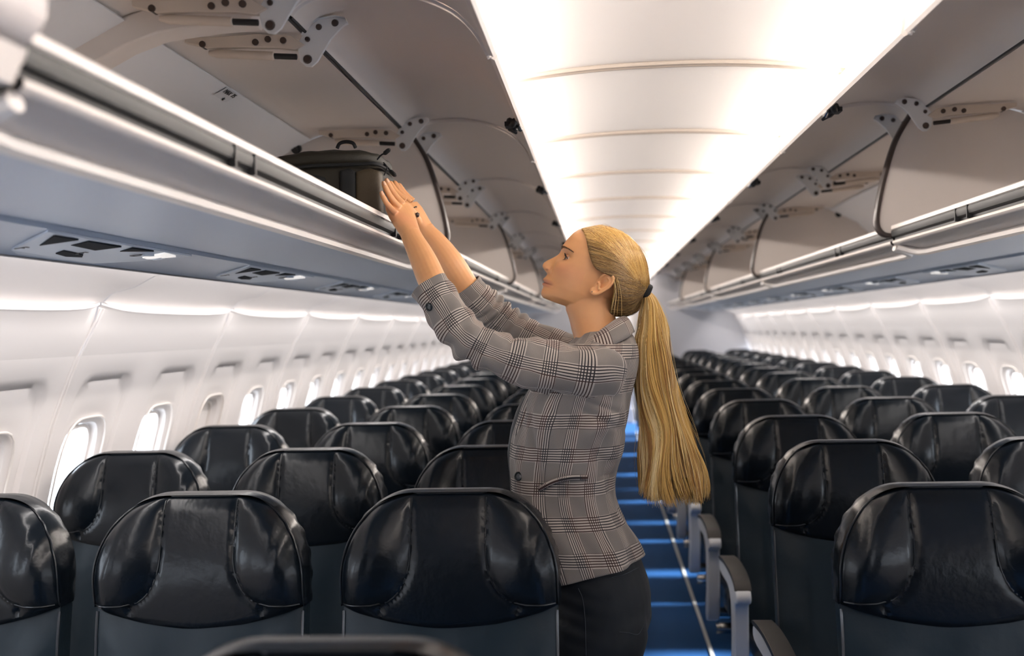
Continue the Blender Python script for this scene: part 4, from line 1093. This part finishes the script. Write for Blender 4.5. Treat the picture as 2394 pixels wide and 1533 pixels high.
# lapel edge rolled along the opening, near side
le=[]; lu=[]
for i,y in enumerate(np.linspace(905,1335,60)):
    xf=np.interp(y,[r[0]+r[4] for r in TS],[r[1] for r in TS]); ww=np.interp(y,[905,950,1010,1090,1335],[24,20,12,6,6])
    row=[];u2=[]
    for j,v in enumerate(np.linspace(0,1,7)):
        q=np.array(W2(xf+ww*v+.5,y)); q[1]=YP-.022-.060*v*(ww/24)**.5-.012*math.sin(PI*v)-.006
        row.append(q);u2.append((v*ww/SC+.3,-y/SC))
    le.append(row);lu.append(u2)
uvgrid(le,lu,'front_edge',M['plaid'],blz)
# collar
cp_in=[(1338,815,.000),(1352,806,.045),(1380,790,.068),(1410,768,.070),(1438,748,.056),(1455,741,.030),(1459,740,0)]
cp_out=[(1316,842,.010),(1340,836,.085),(1385,822,.112),(1428,806,.112),(1462,790,.085),(1478,778,.045),(1482,775,0)]
I_=spline(cp_in,40); O_=spline(cp_out,40); rows=[];uvc=[]
for sd in (1,-1):
    rows=[];uvc=[]
    for i in range(40):
        row=[];u2=[]
        for v in np.linspace(0,1,9):
            a=I_[i]*(1-v)+O_[i]*v; bulge=.010*math.sin(PI*v)
            q=np.array(W2(a[0],a[1]-9*math.sin(PI*v)**.8)); q[1]=YP-sd*(a[2]+.4*bulge); row.append(q); u2.append((v*.07,i*.0055))
        rows.append(row);uvc.append(u2)
    uvgrid(rows,uvc,'collar',M['plaid'],blz,solid=.004)
    st_=[[np.array(W2(I_[i][0]+3*v,I_[i][1]+26*v))*np.array([1,0,1])+Y_*(YP-sd*(I_[i][2]-.004*v)) for v in np.linspace(0,1,3)] for i in range(40)]
    uvgrid(st_,[[(v*.03,i*.0055) for v in range(3)] for i in range(40)],'collar_stand',M['plaid'],blz,solid=.003)
def sleeve(st_,name,folds,vdir=1,u0=0,ysq=.92):
    q=spline([(x,y,Y,r) for x,y,Y,r in st_],120); C=np.array([at(x,y,Y) for x,y,Y,r in q]); R_=np.array([r*Y/FPX for x,y,Y,r in q])
    T=np.gradient(C,axis=0); ds=np.linalg.norm(T,axis=1); T/=ds[:,None]; s_=np.concatenate([[0],np.cumsum(ds[1:])])
    rows=[];uv=[]; n=64
    for i in range(120):
        V=-Y_-T[i]*(-Y_@T[i]); V/=np.linalg.norm(V); U=np.cross(V,T[i])  # U in the picture plane
        row=[];u2=[]
        for k in range(n):
            t=2*PI*k/n; dd=folds(i/119,t,s_[i]); rr=R_[i]*(1+0)+dd
            row.append(C[i]+U*math.cos(t)*rr+V*math.sin(t)*rr*ysq); u2.append((t*.058+u0,s_[i]))
        rows.append(row);uv.append(u2)
    o=uvgrid(rows,uv,name,M['plaid'],blz,cv=True,solid=.003); return np.array(rows),C,T
def fold_near(w,t,s):
    d=.0022*math.sin(t*3+s*60)+.0015*math.sin(t*5-s*95)
    # compression folds at the inner elbow
    e=math.exp(-((w-.60)/.10)**2); d+=.0095*e*math.sin((w-.60)*70+.9*math.sin(t))*(.6+.4*math.cos(t-0))
    # long pulls towards the shoulder
    e2=math.exp(-((w-.22)/.14)**2); d+=.009*e2*math.sin(t*2.5+w*16)
    d-=.008*math.exp(-((w-.47-.035*math.cos(t))/.012)**2)*(.5-.5*math.cos(t))
    d+=.004*math.exp(-((w-.36-.03*math.sin(t))/.02)**2)
    return d
def fold_far(w,t,s):
    e=math.exp(-((w-.62)/.16)**2); return .0018*math.sin(t*3+s*60)+.0065*e*math.sin(w*95+1.1*math.sin(t))
sl1,C1,T1=sleeve([(1432,872,2.50,40),(1412,872,2.468,60),(1375,872,2.45,66),(1320,864,2.44,60),(1235,848,2.43,54.5),(1175,830,2.42,49),(1130,812,2.42,46),(1092,790,2.42,47),(1062,757,2.43,48),(1036,716,2.445,46),(1014,684,2.455,44.5),(1004,668,2.46,45)],'sleeve',fold_near)
sl2,C2,T2=sleeve([(1420,862,2.70,40),(1385,848,2.75,52),(1310,822,2.77,47),(1250,796,2.78,43),(1200,768,2.78,41),(1160,738,2.775,40),(1128,708,2.76,38),(1103,683,2.745,37),(1091,668,2.74,38)],'sleeve',fold_far,u0=.04)
# sleeve lining ring inside each cuff
for rows_,C_ in ((sl1,C1),(sl2,C2)):
    r0=rows_[-1]; c0=C_[-1]; inn=[ [c0+(p-c0)*k+(C_[-8]-C_[-1])*z for p in r0] for k,z in ((.985,0),(.955,.02),(.93,1.0))]
    mb=MB().grid(inn,cv=True); pobj(mb,'cuff_lining',M['lining'],blz)
def button(P_,N_,r,parent,name='button'):
    N_=N_/np.linalg.norm(N_); u=np.cross(N_,Z_); u/=np.linalg.norm(u); v=np.cross(N_,u); mb=MB(); rings=[]
    for rr,h in ((0.02,.0012),(.55,.0012),(.62,.0030),(.85,.0038),(1.0,.0022),(1.0,-.001)):
        rings.append([P_+N_*h+(u*math.cos(t)+v*math.sin(t))*r*rr for t in np.linspace(0,2*PI,24,endpoint=False)])
    mb.grid(rings,cv=True); 
    return pobj(mb,name,M['button'],parent)
blv=bpy.data.objects  # surface lookups for buttons and pocket
def surfpt(rows,px,py):
    """closest sleeve/torso grid point to the camera ray through px,py"""
    d=at(px,py,2.5)-CAM; d/=np.linalg.norm(d); V=rows.reshape(-1,3)-CAM; t=V@d; dist=np.linalg.norm(V-t[:,None]*d,axis=1)
    ok=np.where(dist<.006)[0]; i=ok[np.argmin(t[ok])] if len(ok) else np.argmin(dist); return rows.reshape(-1,3)[i]
p=surfpt(sl1,999,719); i=np.argmin(np.linalg.norm(C1-p,axis=1)); button(p+(CAM-p)*.0015,(p-C1[i])+0*(CAM-p),.0098,blz)
p=surfpt(Pz,1207,1113); button(p+(CAM-p)/np.linalg.norm(CAM-p)*.004,CAM-p+X_*-1.2,.0105,blz)
# pocket welt
pk=[]; 
for x,y in [(1256,1140),(1292,1128),(1330,1120),(1376,1117)]:
    q=surfpt(Pz,x,y); pk.append(q+(CAM-q)/np.linalg.norm(CAM-q)*.0055)
pk=np.array(spline(pk,40)); rowsp=[[q+Z_*dz+(CAM-q)/np.linalg.norm(CAM-q)*e for dz,e in ((.004,0),(.003,.0025),(-.004,.003),(-.006,0))] for q in pk]
uvgrid(rowsp,[[(i*.0045,j*.004) for j in range(4)] for i in range(len(rowsp))],'pocket_welt',M['plaid'],blz)
mb=MB().tube(pk-Z_*.007,.0011,6); pobj(mb,'pocket_opening',M['lining'],blz)
# ---------------------------------------------------------------- jeans
M['denim']=mat('black_denim',(.006,.0085,.012),.62,spec=.3,bump=(900,.25,.0008),sheen=.08)
M['denimst']=mat('denim_stitching',(.03,.038,.05),.6)
jn=MB()
def jsec(y,xf,xb,hw_,sl=0):
    a=W2(xf,y+sl); b=W2(xb,y-sl); return ((a+b)/2,(b-a)/2,Y_*hw_)
loft(jn,[jsec(1262,1250,1466,.150,14),jsec(1290,1256,1484,.158,12),jsec(1320,1262,1501,.165,8),jsec(1350,1267,1514,.170,4),jsec(1385,1270,1522,.173,0),(jsec(1425,1272,1523,.174,-2)),jsec(1465,1276,1512,.170,-2),jsec(1500,1290,1480,.12,0)],40,2.25)
for yo,dx in ((-.086,0),(.086,16)):
    o_=Y_*yo
    sts=[(1420,1275,1508,.088),(1465,1277,1510,.092),(1500,1279,1500,.091),(1540,1282,1492,.088),(1620,1294,1482,.082),(1740,1312,1474,.074),(1850,1324,1466,.064),(1900,1320,1462,.062),(1980,1326,1466,.060),(2080,1338,1462,.052),(2170,1355,1446,.043),(2200,1358,1444,.042)]
    loft(jn,[(W2((a+b)/2+dx,y)+o_,X_*((b-a)/2/SC),Y_*w_) for y,a,b,w_ in sts],32,2.1)
raw=pobj(jn,'raw_jeans',None,None,smooth=False)
jeans=remesh(raw,.005,10,'jeans',M['denim'],person)
me=jeans.data; nj=len(me.vertices); cj=np.empty(nj*3); me.vertices.foreach_get('co',cj); cj=cj.reshape(-1,3)
nrmj=np.empty(nj*3); me.vertices.foreach_get('normal',nrmj); nrmj=nrmj.reshape(-1,3)
z=cj[:,2]; x=cj[:,0]
dsp=.0022*np.sin(z*170+x*40)*np.exp(-((x+.10)/.05)**2)*np.exp(-((z-.86)/.09)**2)+.0015*np.sin(z*60-x*90)*np.exp(-((z-.75)/.12)**2)
cj+=nrmj*dsp[:,None]; me.vertices.foreach_set('co',cj.ravel()); me.update()
bj=BVHTree.FromPolygons([Vector(p+PO) for p in cj],[tuple(p.vertices) for p in me.polygons])
def onj(px,py,off=.0012):
    d=Vector(at(px,py,2.5)-CAM).normalized(); h=bj.ray_cast(Vector(CAM),d); return np.array(h[0])-np.array(d)*off if h[0] is not None else at(px,py,2.45)
for nm,ps in (('back_pocket_seam',[(1430,1349),(1460,1342),(1492,1326)]),('back_pocket_seam',[(1448,1477),(1470,1479),(1490,1483),(1500,1472),(1508,1452)]),('front_pocket_seam',[(1302,1360),(1320,1362),(1337,1360)]),('waistband_seam',[(1300,1352),(1340,1346),(1400,1337),(1460,1322),(1495,1308)]),('side_seam',[(1352,1375),(1362,1400),(1368,1450),(1370,1532)])):
    mb=MB(); mb.tube([onj(*p) for p in spline(ps,16)],.0008,5); pobj(mb,nm,M['denimst'],jeans)
p=onj(1338,1358,.002); mb=MB(); dd=(CAM-p)/np.linalg.norm(CAM-p); mb.tube([p-dd*.001,p+dd*.001,p+dd*.002],[.0032,.0032,.0015],14); pobj(mb,'rivet',mat('rivet_brass',(.25,.22,.18),.3,metal=1),jeans)
# shoes on the floor
for yo,dx in ((-.086,0),(.086,16)):
    c=W2(1398+dx,2200)*np.array([1,0,0])+Y_*(YP+yo); mb=MB()
    st3=[(.055,.03,.030,.026),(.045,.035,.036,.034),(.0,.045,.045,.036),(-.06,.035,.035,.040),(-.12,.026,.026,.043),(-.165,.020,.020,.036),(-.185,.014,.013,.018)]
    loft(mb,[(c+X_*a+Z_*(z_),Z_*r1,Y_*w_) for a,z_,r1,w_ in st3],20,2.6)
    pobj(mb,'shoe',M['black'])
# ---------------------------------------------------------------- backpack in the bin
M['olive']=mat('olive_nylon',(.018,.0145,.008),.62,bump=(700,.5,.0012),var=(60,.12)); M['olivel']=mat('olive_pocket',(.060,.043,.022),.6,bump=(700,.5,.0012)); M['strap']=mat('black_webbing',(.006,.007,.008),.7,bump=(900,.6,.001))
BO=np.array([-.90,2.76,1.752])
bag=thing('backpack','olive green backpack with black straps and zips, lying in the open overhead bin','backpack',tuple(BO))
def bobj(mb,name,m,parent=bag,**k):
    mb.v=[tuple(np.array(p)-BO) for p in mb.v]; return mb.obj(name,m,parent,**k)
def rbox(mb,x0,x1,y0,y1,z0,z1,p=6,nz=14,taper=None,n=56):
    rings=[]
    for t in np.linspace(-1,1,nz):
        k=(1-abs(t)**p)**(1/p) if abs(t)<1 else .0; k=max(k,.05); zc=z0+(z1-z0)*(t*.5+.5); ring=[]
        for q in range(n):
            a=2*PI*q/n; c,s_=math.cos(a),math.sin(a); rr=1/((abs(c)**5+abs(s_)**5)**.2); X=(x0+x1)/2+(x1-x0)/2*c*rr*k; Y=(y0+y1)/2+(y1-y0)/2*s_*rr*k
            zz=zc-(taper(X) if taper else 0)*max(0,(zc-z0)/(z1-z0))
            ring.append((X,Y,zz+.0015*math.sin(X*90+Y*60)))
        rings.append(ring)
    mb.grid(rings,cv=True); mb.fan(rings[0]); mb.fan(rings[-1]); return mb
tp=lambda X:.045*float(sstep(-.88,-1.16,X))
bobj(rbox(MB(),-1.16,-.722,2.622,2.90,1.754,1.925,7,taper=tp),'body',M['olive'],angle=0)
bobj(rbox(MB(),-1.15,-.730,2.625,2.89,1.902,1.960,3,taper=tp),'lid',M['olive'],angle=0)
zz=[(-.719,2.78,1.908),(-.719,2.66,1.908)]+[(x,2.617,1.911-tp(x)) for x in np.linspace(-.735,-1.08,12)]
bobj(MB().tube(spline(zz,60),.0045,8),'zipper',M['strap'])
bobj(rbox(MB(),-.783,-.721,2.608,2.66,1.765,1.903,9),'side_pocket',M['olivel'],angle=0)
bobj(rbox(MB(),-.822,-.781,2.610,2.65,1.765,1.905,9),'strap',M['strap'],angle=0)
bobj(rbox(MB(),-.93,-.855,2.612,2.65,1.765,1.893,5),'front_pocket',M['strap'],angle=0)
bobj(rbox(MB(),-.80,-.719,2.606,2.66,1.756,1.800,5),'base_patch',M['strap'],angle=0)
bobj(MB().tube(spline([(-.835,2.65,1.957),(-.828,2.65,1.969),(-.812,2.65,1.973),(-.795,2.65,1.969),(-.788,2.65,1.957)],24),.0045,8),'carry_handle',M['strap'])
for a,b_ in ((at(882,373,2.60),at(900,358,2.585)),(at(897,385,2.62),at(914,401,2.60))):
    mb=MB().tube(spline([a,(a+b_)/2+[0,0,.003],b_],14),.0020,6); mb.tube([b_-(b_-a)*.15,b_,b_+(b_-a)*.45,b_+(b_-a)*.62],[.0025,.0055,.0055,.003],8); bobj(mb,'zip_pull',M['strap'])
bobj(MB().tube(spline([at(897,380,2.615),at(905,392,2.60),at(898,410,2.605)],12),.0018,6),'cord',M['strap'])
